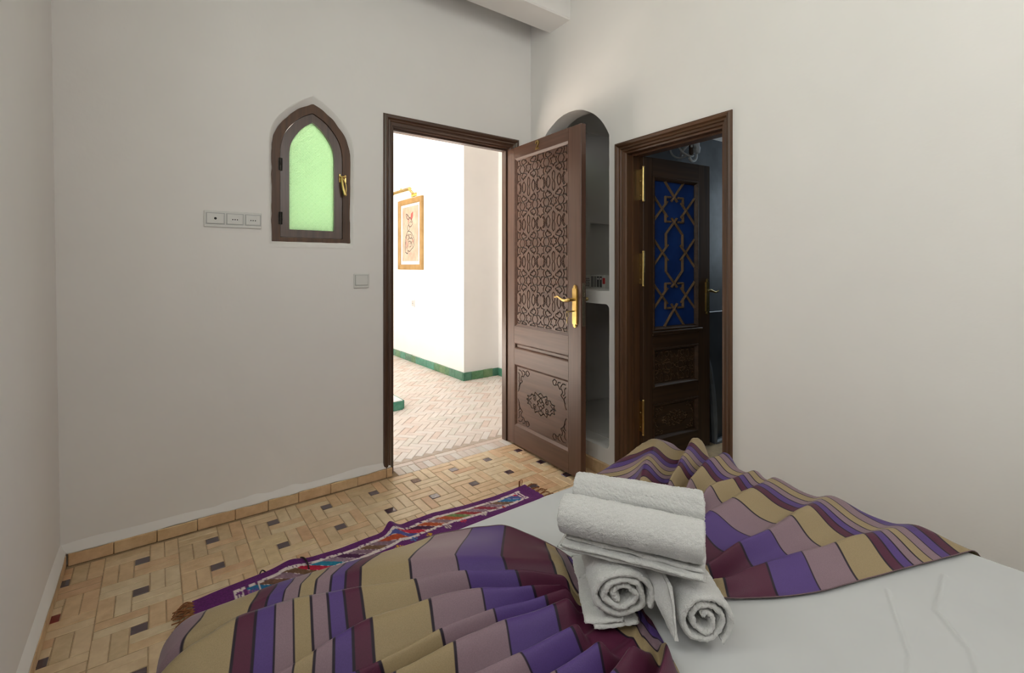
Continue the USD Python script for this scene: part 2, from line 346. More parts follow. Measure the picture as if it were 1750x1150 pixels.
# bathroom behind door 2
wb = rw('wall_bathroom', 'dark grey polished plaster walls of the bathroom', 'wall')
obj('bath_side', bx(.871, .885, .121, 1.9, .08, 2.02), M['tadelakt'], wb)
obj('bath_dado', bx(.885, .899, .24, 1.9, .08, .915, .004), M['tadelakt_dark'], wb, label='darker lower band of the bathroom wall')
obj('bath_far', bx(.87, 2.3, 1.9, 2.0, 0, 2.6), M['tadelakt'], wb)
obj('bath_near', bx(2.2, 2.3, .121, 1.9, 0, 2.6), M['tadelakt'], wb)
obj('bath_ceiling', cat([bx(.871, 2.3, .121, 1.9, 2.02, 2.14)]), M['plaster'], wb, label='pale sloping bathroom ceiling')
obj('bath_curve', tube([(.93, 1.0 + .0 * k, .1 + .0) for k in range(1)] + [(.915, .62 + .16 * math.cos(a), .08 + .62 * math.sin(a)) for a in np.linspace(0, math.pi, 15)], .022, 8), M['tadelakt'], wb, label='rounded plaster arch moulding low on the bathroom wall')

# ------------------------------------------------------------------ floors of real bricks
def brick_box(x0, x1, y0, y1, top, b=.0022, thick=.02):
    V = [[x0, y0, top - thick], [x1, y0, top - thick], [x1, y1, top - thick], [x0, y1, top - thick],
         [x0, y0, top - b], [x1, y0, top - b], [x1, y1, top - b], [x0, y1, top - b],
         [x0 + b, y0 + b, top], [x1 - b, y0 + b, top], [x1 - b, y1 - b, top], [x0 + b, y1 - b, top]]
    F = []
    for r in (0, 4):
        for k in range(4):
            k2 = (k + 1) % 4; F += [[r + k, r + k2, r + 4 + k2], [r + k, r + 4 + k2, r + 4 + k]]
    F += [[8, 9, 10], [8, 10, 11]]
    return np.array(V), np.array(F)
floor = thing('floor', 'terracotta brick floor with small dark purple inset squares', 'floor', kind='structure')
obj('mortar_bed', bx(-.2, 2.75, -3.9, .12, -.06, -.0022), M['mortar'], floor)
CX, CY = .2425, .226
sx_, sy_ = .050, .0465; wx_, wy_ = (CX - sx_) / 4, (CY - sy_) / 4
stuff = {}
def lay(x0, x1, y0, y1, name, mk):
    x0, x1 = max(x0, -.030), min(x1, 2.40); y1 = min(y1, -.024) if not (x0 > 1.36 and x1 < 2.25) else y1
    if x1 - x0 < .012 or y1 - y0 < .012: return
    j = .0011
    V, F = brick_box(x0 + j + rng.uniform(0, .0008), x1 - j, y0 + j, y1 - j - rng.uniform(0, .0008), rng.uniform(-.0012, .0012))
    a = rng.uniform(-.006, .006); c = V[:, :2].mean(0); V[:, :2] = c + (V[:, :2] - c) @ np.array([[1, a], [-a, 1]]).T
    tl = nrg.uniform(-.004, .004, 2); V[:, 2] += (V[:, :2] - c) @ tl
    cx_, cy_ = (x0 + x1) / 2, (y0 + y1) / 2
    hidden = (cy_ < -.66 and cx_ > .40) or cy_ < -1.75 or (cx_ > 1.95 and cy_ < -.75)
    if hidden: stuff.setdefault(mk, []).append((V, F))
    else: obj(name, trimesh.Trimesh(V, F, process=False), M[mk], floor)
for i in range(0, 11):
    for j in range(0, 17):
        cx_, cy_ = -.018 + CX * i, -.148 - CY * j
        a, b, w, u = sx_ / 2, sy_ / 2, wx_, wy_
        rb = lambda: 'brick%d' % rng.choice([0, 0, 0, 1, 1, 2, 3, 3, 4, 5, 6])
        lay(cx_ - a, cx_ + a, cy_ - b, cy_ + b, 'glazed_square', 'redtile' if (i, j) == (0, 1) else 'purple')
        tone = rb()
        for (x0, x1, y0, y1, horiz) in ((cx_ - a, cx_ + a + 2 * w, cy_ - b - 2 * u, cy_ - b, 1), (cx_ + a, cx_ + a + 2 * w, cy_ - b, cy_ + b + 2 * u, 0),
                                        (cx_ - a - 2 * w, cx_ + a, cy_ + b, cy_ + b + 2 * u, 1), (cx_ - a - 2 * w, cx_ - a, cy_ - b - 2 * u, cy_ + b, 0)):
            for h in range(2):
                mk = tone if rng.random() < .45 else rb()
                if horiz: lay(x0, x1, y0 + h * u, y0 + (h + 1) * u, 'brick', mk)
                else: lay(x0 + h * w, x0 + (h + 1) * w, y0, y1, 'brick', mk)
# border course in the doorway
for k in range(17):
    x0 = 1.385 + k * .0482
    V, F = brick_box(x0 + .001, x0 + .047, -.034, .066, rng.uniform(-.001, .001)); obj('brick', trimesh.Trimesh(V, F, process=False), M['hbrick%d' % rng.randrange(5)], floor)
if stuff: obj('hidden_brick_field', cat([x for v_ in stuff.values() for x in v_]), M['brick0'], floor, kind='stuff')

hall_floor = thing('floor', 'pale herringbone brick floor of the hall beyond the doorway', 'floor', kind='structure')
obj('mortar_bed', bx(-4.5, 5.0, .121, 9.0, -.06, -.0018), M['mortar_hall'], hall_floor)
for k in range(6):
    x0 = 1.385 + k * .15
    V, F = brick_box(x0 + .001, x0 + .149, .068, .113, rng.uniform(-.001, .001)); obj('brick', trimesh.Trimesh(V, F, process=False), M['hbrick%d' % rng.randrange(5)], hall_floor)
hb, keep = {}, []
w = .05; c45 = math.sqrt(.5); N_ = 3
for i in range(-150, 170):
    for j in range(-150, 170):
        m_ = (i - j) % (2 * N_)
        if m_ == 0: r = (i * w, (i + N_) * w, j * w, (j + 1) * w)
        elif m_ == 2 * N_ - 1: r = (i * w, (i + 1) * w, j * w, (j + N_) * w)
        else: continue
        cx_, cy_ = (r[0] + r[1]) / 2, (r[2] + r[3]) / 2
        X, Y = 1.9 + c45 * (cx_ + cy_), 1.2 + c45 * (cy_ - cx_)
        if not (.10 < Y < 5.6 and -1.2 < X < 4.4): continue
        if X > 2.95 and Y > 1.85: continue
        V, F = brick_box(r[0] + .0012, r[1] - .0012, r[2] + .0012, r[3] - .0012, rng.uniform(-.0012, .0012))
        V = np.c_[1.9 + c45 * (V[:, 0] + V[:, 1]), 1.2 + c45 * (V[:, 1] - V[:, 0]), V[:, 2] + (V[:, :2] - (cx_, cy_)) @ nrg.uniform(-.004, .004, 2)]
        if V[:, 1].min() < .115:
            if V[:, 1].mean() < .115: continue
            V[:, 1] = np.maximum(V[:, 1], .115)
        d = math.hypot(X - .27, Y + 2.6)
        ratio = (X - .2706) / (Y + 2.604)
        vis = .395 < ratio < .735 and Y < 3.6
        keep.append((0 if vis else 1, d, (V, F)))
keep.sort(key=lambda t: t[:2])
for q, (o_, d, (V, F)) in enumerate(keep):
    mk = 'hbrick%d' % rng.choice([0, 1, 1, 2, 3, 3, 4])
    if q < 290 and o_ == 0: obj('brick', trimesh.Trimesh(V, F, process=False), M[mk], hall_floor)
    else: hb.setdefault(mk, []).append((V, F))
for mk, L_ in hb.items(): obj('far_brick_field', cat(L_), M[mk], hall_floor, kind='stuff')
fb = rw('floor', 'raised beige bathroom floor', 'floor')
obj('floor_slab', bx(.87, 2.3, .115, 1.9, -.02, .08), M['brick1'], fb)

# skirting of terracotta tiles along the back wall and the left wall
sk = thing('baseboard_back', 'low terracotta tile skirting along the back wall with a plaster lip', 'baseboard', kind='structure')
xs = [-.014, .128, .272, .42, .569, .71, .85, 1.008, 1.151, 1.316, 1.352]
for a, b in zip(xs, xs[1:]):
    obj('tile', bx(a + .0008, b - .0008, -.024 + rng.uniform(-.001, .001), -.002, 0, .051 + rng.uniform(-.001, .001), .003), M['brick%d' % rng.choice([0, 2, 4])], sk)
n = 80; t = np.linspace(0, 1, n)
def lip(axis):
    """hand-run plaster lip above the skirting"""
    P = []
    prof = [(0.0, .049), (-.021, .049), (-.020, .056), (-.011, .068), (-.003, .082), (.012, .100)]
    L_ = 1.345 if axis == 'x' else 3.6
    V, F = [], []
    for i_, tt in enumerate(t):
        q = meshkit.noise(np.array([[tt * 24, 0, 3.0]]), 4)[0] - .5; q2 = meshkit.noise(np.array([[tt * 40, 5, 3.0]]), 6)[0] - .5
        for (d, z) in prof:
            dd, zz = (d * (1 + .4 * q) if d < 0 else d), z + (.005 * q2 if z < .06 else .012 * q)
            V.append([tt * (L_ + .036) - .036, dd, zz] if axis == 'x' else [-dd * .85 - .036, -tt * L_, zz])
    k = len(prof)
    for i_ in range(n - 1):
        for j in range(k - 1):
            a, b = i_ * k + j, (i_ + 1) * k + j
            f = [[a, b, b + 1], [a, b + 1, a + 1]]
            F += f if axis == 'x' else [x[::-1] for x in f]
    return trimesh.Trimesh(V, F, process=False)
obj('plaster_lip', lip('x'), M['plaster'], sk, smooth=True)
sl = thing('baseboard_left', 'low terracotta tile skirting along the left wall', 'baseboard', kind='structure')
y = -.026
while y > -2.2:
    L_ = rng.uniform(.14, .16); obj('tile', bx(-.034, -.017, y - L_ + .0008, y - .0008, 0, .051, .003), M['brick%d' % rng.choice([0, 2, 6])], sl); y -= L_
obj('plaster_lip', lip('y'), M['plaster'], sl, smooth=True)
s3 = rw('baseboard_right', 'terracotta tile skirting under the niche', 'baseboard')
for k in range(5): obj('tile', bx(.06 + .15 * k, .209 + .15 * k, -.022, -.001, 0, .072, .003), M['brick%d' % rng.choice([0, 2, 4])], s3)
# ------------------------------------------------------------------ door frames
CAS = [(0, -.085), (0, -.040), (.011, -.040), (.011, -.014), (.020, -.010), (.026, .002), (.034, .004), (.040, .010), (.048, .008), (.056, .016), (.066, .018), (.074, .014), (.078, .006), (.078, .0004), (.066, .0004), (.066, -.085)]
def frame_parts(parent, u0, u1, zt, prof, mz, mx, z0=0.0):
    pr = np.array(prof)
    full = sweep_frame([(u0, z0), (u0, zt), (u1, zt), (u1, z0)], pr)
    v, f = np.array(full.vertices), np.array(full.faces); n = len(pr)
    seg = {'jamb': (0, 1), 'head': (1, 2), 'jamb2': (2, 3)}
    for nm, (a, b) in seg.items():
        vv = v[a * n:(b + 1) * n]; F = []
        for k in range(n):
            k2 = (k + 1) % n; F += [[k, n + k, n + k2], [k, n + k2, k2]]
        tri = np.array(shapely_tri(pr)); F += [list(t[::-1]) for t in tri] + [list(t + n) for t in tri]
        mm = stand(trimesh.Trimesh(vv, F, process=False), 0.0)
        obj('jamb' if nm != 'head' else 'head', mm, mx if nm == 'head' else mz, parent, smooth=25)
dk = dict(z=wood('frame_wood_z', (.045, .021, .012), (.105, .052, .030), 'z', .32, .35, .3), x=wood('frame_wood_x', (.045, .021, .012), (.105, .052, .030), 'x', .32, .35, .3))
f1 = thing('trim_4', 'dark moulded wooden frame of the bright entrance doorway', 'door frame', kind='structure')
frame_parts(f1, 1.383, 2.200, 2.0, CAS, dk['z'], dk['x'])
D2CAS = [(0, -.118), (0, -.060), (.010, -.060), (.010, -.020), (.018, -.016), (.022, -.004), (.032, -.002), (.036, .006), (.046, .004), (.052, .014), (.062, .018), (.070, .014), (.073, .006), (.073, .0004), (.061, .0004), (.061, -.118)]
f2 = rw('trim_5', 'dark moulded wooden frame of the bathroom doorway', 'door frame')
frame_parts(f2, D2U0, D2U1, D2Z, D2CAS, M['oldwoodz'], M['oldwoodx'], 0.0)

# ------------------------------------------------------------------ carving
def hexagon(cx, cz, r, f=.82): return Polygon([(cx + r, cz), (cx + r * .5, cz + r * f), (cx - r * .5, cz + r * f), (cx - r, cz), (cx - r * .5, cz - r * f), (cx + r * .5, cz - r * f)])
def star(cx, cz, r, n=6, k=.58, rot=90): 
    return Polygon([(cx + (r if i % 2 == 0 else r * k) * math.cos(math.radians(rot + 180 * i / n)), cz + (r if i % 2 == 0 else r * k) * math.sin(math.radians(rot + 180 * i / n))) for i in range(2 * n)])
def girih(x0, x1, z0, z1, zc, px, pz, xc):
    """outlines of the carved star pattern: repeats px by pz, a hexagon row at zc, stars on the axis xc"""
    out = []
    S = lambda P, a, c: Polygon([(a + u * px, c + v_ * pz) for u, v_ in P])
    for j in range(-3, 8):
        zr = zc - j * pz
        for i in (-1, 0, 1, 2):
            a = xc + (i - .5) * px
            for sgn in (-1, 1): out.append(hexagon(a + sgn * .272 * px, zr, .118 * px))
            out.append(star(a, zr, .135 * px))
            out.append(star(a + .5 * px, zr - .205 * pz, .170 * px, 6, .60))
            out.append(star(a + .5 * px, zr + .205 * pz, .170 * px, 6, .60))
            zm = zr - .5 * pz
            out.append(S([(0, .25), (.045, .20), (.045, .06), (.018, 0), (.045, -.06), (.045, -.20), (0, -.25), (-.045, -.20), (-.045, -.06), (-.018, 0), (-.045, .06), (-.045, .20)], a, zm))
            for sx in (-1, 1):
                out.append(S([(sx * q, r_) for q, r_ in ((.20, .155), (.275, .075), (.252, .045), (.278, .022), (.255, 0), (.278, -.022), (.252, -.045), (.275, -.075), (.20, -.155), (.135, -.06), (.135, .06))], a, zm))
                out.append(S([(sx * q, r_) for q, r_ in ((.375, .145), (.415, .12), (.355, .05), (.375, .022), (.350, 0), (.375, -.022), (.355, -.05), (.415, -.12), (.375, -.145), (.310, -.04), (.325, 0), (.310, .04))], a, zm))
                for sz in (-1, 1):
                    out.append(S([(sx * q, sz * r_) for q, r_ in ((.075, .34), (.21, .385), (.285, .35), (.31, .27), (.25, .25), (.235, .20), (.20, .255), (.155, .235), (.165, .30), (.13, .275), (.095, .29))], a, zm))
    R = sbox(x0, z0, x1, z1)
    return [p for p in (q.intersection(R.buffer(-.004)) for q in out) if not p.is_empty and p.area > 2e-5], R
def carved_board(parent, x0, x1, z0, z1, outlines, groove, y0, depth, m_face, name='carved_panel', ground='carve_dark'):
    R = sbox(x0, z0, x1, z1)
    G = unary_union([o.exterior.buffer(groove, quad_segs=1) if o.geom_type == 'Polygon' else o.buffer(groove, quad_segs=2) for p in outlines for o in getattr(p, 'geoms', [p])])
    top = R.difference(G).simplify(.0004)
    obj(name, upright(top, y0, depth), m_face, parent)
    obj('carved_ground', bx(x0, x1, y0 + .0002, y0 + .006, z0, z1), M[ground], parent)
def scroll(P, n=22): return LineString(spline(P, n))
def spiral(cx, cz, r0, r1, a0, turns, n=20):
    return LineString([(cx + (r0 + (r1 - r0) * i / n) * math.cos(a0 + turns * 2 * math.pi * i / n), cz + (r0 + (r1 - r0) * i / n) * math.sin(a0 + turns * 2 * math.pi * i / n)) for i in range(n + 1)])
def arabesque(cx, cz, hw, hh, x0, x1, z0, z1, cs):
    """lobed medallion of scrolls and four leafy corner pieces"""
    out = []
    for sx in (-1, 1):
        for sz in (-1, 1):
            q = lambda P: [(cx + sx * u * hw, cz + sz * v_ * hh) for u, v_ in P]
            out.append(scroll(q([(1, 0), (.86, .22), (.93, .36), (.72, .40), (.64, .62), (.44, .60), (.40, .90), (.22, .74), (.12, .84), (0, .98)]), 40))
            c = q([(.40, .36)])[0]; out.append(spiral(c[0], c[1], .004, .26 * hh, 0 if sx > 0 else math.pi, 1.35 * sx * sz))
            out.append(scroll(q([(.92, .02), (.74, .10), (.66, .28)])))
            out.append(scroll(q([(0, .12), (.10, .34), (.02, .55), (.16, .66)])))
            out.append(scroll(q([(.14, 0), (.24, .14), (.14, .26)])))
            kx, kz = (x1 if sx > 0 else x0), (z1 if sz > 0 else z0)
            k = lambda P: [(kx - sx * (u * cs + .004), kz - sz * (v_ * cs + .004)) for u, v_ in P]
            out += [scroll(k([(.98, .12), (.84, .02), (.72, .10), (.78, .24), (.60, .22), (.50, .36), (.38, .34), (.30, .50), (.40, .62), (.24, .74), (.14, .98), (.04, 1.15)]), 40),
                    scroll(k([(.98, .12), (.90, .26), (.76, .26)])), scroll(k([(.10, .10), (.30, .12), (.42, .28)])), scroll(k([(.06, .24), (.16, .34), (.14, .52), (.26, .60)])),
                    scroll(k([(.08, .62), (.18, .74), (.10, .92)])), scroll(k([(.44, .08), (.58, .10), (.62, .20)]))]
    return [l.buffer(.0003) for l in out]
def bead(x0, x1, z0, z1, y0, prof):
    """moulding ring lying inside an opening"""
    mm = sweep_frame([(x0, z0), (x0, z1), (x1, z1), (x1, z0)][::1], [(-o, d) for o, d in prof], closed=True)
    return stand(mm, y0)

# ------------------------------------------------------------------ entrance door leaf (opened into the room); local x along the leaf, visible face towards -y
LW, LT = .74, .036
door1 = thing('door_1', 'open brown wooden entrance door with carved star panel and brass numeral 2', 'door', (2.189, .0, 0), -93.3, kind='structure')
Wz, Wx = M['woodz'], M['woodx']
obj('stile', bx(0, .078, 0, LT, .02, 1.995, .002), Wz, door1)
obj('stile', bx(.632, LW, 0, LT, .02, 1.995, .002), Wz, door1)
for z0, z1 in ((.02, .14), (.555, .655), (.695, .80), (1.925, 1.995)): obj('rail', bx(.078, .632, 0.0003, LT, z0, z1), Wx, door1)
obj('panel', bx(.078, .632, .014, .026, .655, .695), Wx, door1)
bp = [(0, 0), (.004, 0), (.009, -.004), (.018, -.010), (.020, -.013), (0, -.013)]
for z0, z1 in ((.14, .555), (.80, 1.925)): obj('bead_moulding', bead(.078, .632, z0, z1, .0006, bp), Wx, door1, smooth=30)
obj('bead_moulding', bead(.078, .632, .655, .695, .0006, [(0, 0), (.006, -.002), (.012, -.012), (0, -.013)]), Wx, door1, smooth=30)
gp, R_ = girih(.099, .611, .822, 1.904, 1.839, .2565, .2425, .355)
carved_board(door1, .096, .614, .819, 1.907, gp, .0031, .016, .005, M['woodz'])
obj('panel', bx(.078, .632, .0225, .030, .80, 1.925), Wz, door1)
carved_board(door1, .096, .614, .159, .537, arabesque(.356, .345, .150, .070, .099, .611, .162, .534, .135), .0028, .016, .005, M['woodx'])
obj('panel', bx(.078, .632, .0225, .030, .14, .555), Wx, door1)
num = meshkit.text_mesh('2', .052, .005, bold=True); nb = num.bounds
num = T(num, (-(nb[0][0] + nb[1][0]) / 2, 0, 0)); obj('numeral', T(T(num, UP), (.337, -.0002, 1.934)), M['brass'], door1, label='brass numeral 2')
# long brass handle plate with lever and key
def plate_outline(cx, z0, z1, hw):
    e = .018
    return Polygon([(cx - hw, z0 + e), (cx - hw * .55, z0 + e * .75), (cx - hw * .6, z0 + e * .2), (cx, z0 - .004), (cx + hw * .6, z0 + e * .2), (cx + hw * .55, z0 + e * .75), (cx + hw, z0 + e),
                    (cx + hw, z1 - e), (cx + hw * .55, z1 - e * .75), (cx + hw * .6, z1 - e * .2), (cx, z1 + .004), (cx - hw * .6, z1 - e * .2), (cx - hw * .55, z1 - e * .75), (cx - hw, z1 - e)])
def lever(parent, px, pz, y0, mt, d=-1, length=.12):
    obj('lever', cat([tube([(px, y0, pz), (px, y0 - .04, pz)], .009, 12), tube(spline([(px, y0 - .042, pz - .001), (px + d * .025, y0 - .046, pz - .006), (px + d * .06, y0 - .046, pz + .001), (px + d * .09, y0 - .044, pz + .012), (px + d * length, y0 - .040, pz + .009)], 20), np.r_[np.linspace(.010, .0085, 8), np.linspace(.008, .006, 12)], 12),
        T(trimesh.creation.icosphere(2, .0105), (px, y0 - .042, pz)), T(trimesh.creation.icosphere(1, .0065), (px + d * length, y0 - .040, pz + .009))]), mt, parent, smooth=50)
pl = plate_outline(.693, .862, 1.096, .021)
obj('handle_plate', cat([upright(pl, 0, .006), upright(pl.buffer(-.004), -.006, .003)]), M['brass'], door1)
lever(door1, .693, 1.017, -.008, M['brass'])
obj('key', cat([tube([(.693, -.008, .952), (.693, -.045, .952)], .0035, 8), tube([(.693 + .011 * math.cos(a), -.052 + .010 * math.sin(a), .952) for a in np.linspace(0, 2 * math.pi, 16, endpoint=False)], .0022, 6, True),
    tube([(.690 + .012 * math.cos(a), -.056, .934 + .014 * math.sin(a)) for a in np.linspace(0, 2 * math.pi, 18, endpoint=False)], .0012, 6, True), bx(.684, .690, -.058, -.055, .885, .922, .001)]), M['brass_dull'], door1, smooth=40)
pl2 = plate_outline(.693, .862, 1.096, .021)
obj('handle_plate', T(upright(pl2, 0, .006), (0, LT + .006, 0)), M['brass_dull'], door1)
obj('lever', cat([tube([(.693, LT + .006, 1.017), (.693, LT + .046, 1.017)], .009, 10), tube(spline([(.693, LT + .048, 1.016), (.66, LT + .05, 1.012), (.60, LT + .05, 1.022), (.575, LT + .046, 1.026)], 14), .0075, 10), T(trimesh.creation.icosphere(2, .0115), (.693, LT + .048, 1.017))]), M['brass_dull'], door1, smooth=50)
obj('lock_plate', cat([bx(LW - .0002, LW + .0022, .008, .030, .87, 1.11, .0008)]), M['steel'], door1)
obj('latch', cat([bx(LW + .002, LW + .012, .012, .026, 1.033, 1.058, .002), bx(LW + .002, LW + .0035, .013, .025, .94, .975, .0005)]), M['steel'], door1)
for z in (.25, 1.0, 1.75): obj('hinge', cat([tube([(-.004, LT + .003, z - .06), (-.004, LT + .003, z + .06)], .006, 10), bx(-.0035, -.0005, .004, LT, z - .06, z + .06)]), M['brass_dull'], door1)

# ------------------------------------------------------------------ bathroom door leaf with blue glass
H2 = np.array([2.439, -.906, 0])
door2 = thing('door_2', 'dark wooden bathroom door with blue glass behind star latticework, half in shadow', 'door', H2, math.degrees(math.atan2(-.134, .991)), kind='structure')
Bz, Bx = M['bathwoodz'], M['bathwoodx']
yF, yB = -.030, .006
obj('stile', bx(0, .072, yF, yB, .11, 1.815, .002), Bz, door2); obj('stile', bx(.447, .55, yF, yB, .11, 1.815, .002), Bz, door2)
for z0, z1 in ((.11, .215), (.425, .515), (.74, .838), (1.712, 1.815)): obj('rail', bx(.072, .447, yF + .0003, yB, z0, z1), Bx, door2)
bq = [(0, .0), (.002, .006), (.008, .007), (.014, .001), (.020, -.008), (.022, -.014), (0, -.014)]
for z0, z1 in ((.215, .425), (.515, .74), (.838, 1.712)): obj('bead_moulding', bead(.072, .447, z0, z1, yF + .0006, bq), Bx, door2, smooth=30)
obj('ledge_moulding', cat([bx(.062, .475, yF - .012, yF, .823, .836, .003), bx(.066, .470, yF - .007, yF, .812, .823, .002)]), Bx, door2)
obj('blue_pane', bx(.074, .445, -.010, -.006, .840, 1.710), M['blue_glass'], door2, label='deep blue patterned glass')
cxl = .2575
def strip(P, wd=.0125, y0=-.011, h=.013):
    mm = []
    for a, b in zip(P, P[1:]):
        a, b = np.array(a), np.array(b); d = (b - a) / np.linalg.norm(b - a); n_ = np.array([-d[1], d[0]])
        prof = [(-wd / 2, 0), (wd / 2, 0), (wd / 2, h * .55), (wd * .22, h * .7), (wd * .16, h), (-wd * .16, h), (-wd * .22, h * .7), (-wd / 2, h * .55)]
        V = np.array([[*(p + n_ * o + d * e), y] for p, e in ((a, -wd * .22), (b, wd * .22)) for o, y in prof]); n = len(prof)
        F = []
        for k in range(n):
            k2 = (k + 1) % n; F += [[k, k2, n + k2], [k, n + k2, n + k]]
        F += [[0, k, k + 1] for k in range(1, n - 1)] + [[n, n + k + 1, n + k] for k in range(1, n - 1)]
        mm.append(trimesh.Trimesh(np.c_[V[:, 0], y0 - V[:, 2], V[:, 1]], F, process=False))
    return cat(mm)
lat = []
L_ = lambda P, mir=True: [[(cxl + s * u, z) for u, z in P] for s in ((-1, 1) if mir else (1,))]
for zc in (1.533, 1.032):
    for sz in (-1, 1):
        lat += L_([(.072, zc + sz * .026), (.072, zc + sz * .071), (.032, zc + sz * .071)])
        lat += L_([(.058, zc + sz * .042), (.183, zc - sz * .088)])
        lat += L_([(.030, zc + sz * .058), (-.030, zc + sz * .058 + sz * .064)]) if False else []
for zc, up in ((1.533, 1), (1.032, -1)):
    lat += L_([(-.022, zc + up * .050), (.090, zc + up * (.175 if up > 0 else .187))])
lat += L_([(-.020, 1.482), (.068, 1.390), (.068, 1.310)]) + L_([(-.020, 1.083), (.068, 1.175), (.068, 1.255)])
lat += L_([(.054, 1.325), (.183, 1.190)]) + L_([(.054, 1.240), (.183, 1.375)])
for P in lat: obj('lattice_bar', strip(P), M['lattice'], door2)
gp2, _ = girih(.098, .421, .541, .714, .6275, .215, .150, .2595)
carved_board(door2, .094, .425, .537, .718, gp2, .0022, -.016, .0025, M['bathwoodx'], ground='lattice')
carved_board(door2, .094, .425, .237, .403, arabesque(.2595, .32, .105, .045, .096, .423, .239, .401, .065), .0020, -.016, .0025, M['bathwoodx'], ground='lattice')
pl3 = plate_outline(.522, .912, 1.126, .017)
obj('handle_plate', cat([upright(pl3, yF, .005), upright(pl3.buffer(-.004), yF - .005, .003)]), M['brass_dull'], door2)
obj('lever', cat([tube([(.522, yF - .006, 1.055), (.522, yF - .04, 1.055)], .008, 10), tube(spline([(.522, yF - .042, 1.055), (.50, yF - .044, 1.060), (.475, yF - .044, 1.055)], 10), .006, 10), tube(spline([(.522, yF - .042, 1.055), (.545, yF - .044, 1.047), (.575, yF - .042, 1.055)], 10), .006, 10)]), M['brass_dull'], door2, smooth=50)
for z in (1.66, 1.19, .365):
    hg = obj('hinge', cat([bx(-.0022, -.0003, yF + .001, .002, z - .085, z + .085), tube([(-.008, yF - .006, z - .09), (-.008, yF - .006, z + .09)], .0065, 12), bx(-.012, -.0005, yF - .001, yF + .0015, z - .085, z + .085),
        T(trimesh.creation.icosphere(1, .0075), (-.008, yF - .006, z + .094)), T(trimesh.creation.icosphere(1, .0075), (-.008, yF - .006, z - .094))]), M['brass'], door2, smooth=40)
    obj('screw', cat([T(trimesh.creation.icosphere(1, .004), (-.0026, -.016 + .007 * (-1) ** k, z - .06 + .04 * k)) for k in range(4)]), M['brass_dull'], hg)

# ------------------------------------------------------------------ arched window
win = thing('window_1', 'small pointed-arch wooden window with green patterned glass', 'window', kind='structure')
obj('plaster_reveal', REVEAL, M['plaster'], win, smooth=60)
fr = wavy(g_frame, .007, 30, 8).difference(g_sash.buffer(.001))
obj('window_frame', upright(fr, .075, .058), M['oldwoodz'], win, smooth=False)
sash = g_sash.buffer(-.0012).difference(g_glass)
obj('sash', cat([upright(sash, .062, .038), upright(g_glass.buffer(.010).difference(g_glass.buffer(.0)), .0238, .0005)]), M['woodz'] if False else dk['z'], win)
gx, gz = np.meshgrid(np.arange(WCX - .120, WCX + .1205, .0016), np.arange(1.384, 1.970, .0016), indexing='ij')
P_ = .030; fa_, fb2 = ((gx - WCX) + (gz - 1.40)) / P_, ((gx - WCX) - (gz - 1.40)) / P_
da_, db_ = np.abs(fa_ - np.round(fa_)) * P_, np.abs(fb2 - np.round(fb2)) * P_
rr = np.hypot(fa_ - np.round(fa_), fb2 - np.round(fb2)) * P_; rc = np.hypot(fa_ - np.floor(fa_) - .5, fb2 - np.floor(fb2) - .5) * P_
relief = 1.9 * (.0011 * np.exp(-(np.minimum(da_, db_) / .0014) ** 2) + .0012 * np.exp(-((rr - .0062) / .0013) ** 2) + .0010 * np.exp(-(rc / .0022) ** 2) + .0007 * np.exp(-((rc - .0068) / .0012) ** 2))
from shapely import contains_xy
ok_ = contains_xy(g_glass.buffer(.007), gx, gz); n0, n1 = gx.shape
i_, j_ = np.meshgrid(np.arange(n0 - 1), np.arange(n1 - 1), indexing='ij'); a_ = (i_ * n1 + j_).ravel()
q_ = np.c_[a_, a_ + n1, a_ + n1 + 1, a_ + 1]; q_ = q_[ok_.ravel()[q_].all(1)]
FV = np.vstack([np.c_[gx.ravel(), .0420 - relief.ravel(), gz.ravel()], np.c_[gx.ravel(), np.full(gx.size, .0455), gz.ravel()]])
ff_ = np.vstack([q_[:, [0, 1, 2]], q_[:, [0, 2, 3]]]); pane_ = trimesh.Trimesh(FV, np.vstack([ff_, ff_[:, ::-1] + gx.size]), process=False); pane_.remove_unreferenced_vertices()
obj('pane', pane_, M['green_glass'], win, smooth=True, label='green patterned glass')
for z in (1.72, 1.447): obj('hinge', cat([tube([(.772, .016, z - .031), (.772, .016, z - .001)], .0065, 10), tube([(.772, .016, z + .001), (.772, .016, z + .031)], .0065, 10), bx(.762, .782, .0165, .0235, z - .031, z + .031)]), M['iron'], win, smooth=40)
h_ = obj('handle_plate', cat([bx(1.063, 1.073, .017, .024, 1.660, 1.705, .002), bx(1.089, 1.100, .008, .018, 1.658, 1.700, .002)]), M['brass'], win)
obj('handle', cat([tube(spline([(1.066, .012, 1.690), (1.080, .006, 1.688), (1.096, .004, 1.690)], 10), .0055, 8), tube(spline([(1.074, .006, 1.688), (1.076, .000, 1.655), (1.082, -.006, 1.615), (1.089, -.010, 1.590)], 16), np.linspace(.0055, .0085, 16), 10),
    T(trimesh.creation.icosphere(1, .0085), (1.089, -.010, 1.590)), tube(spline([(1.080, .004, 1.680), (1.093, -.002, 1.650), (1.095, -.006, 1.615), (1.090, -.010, 1.592)], 14), .003, 8)]), M['brass'], h_, smooth=50)

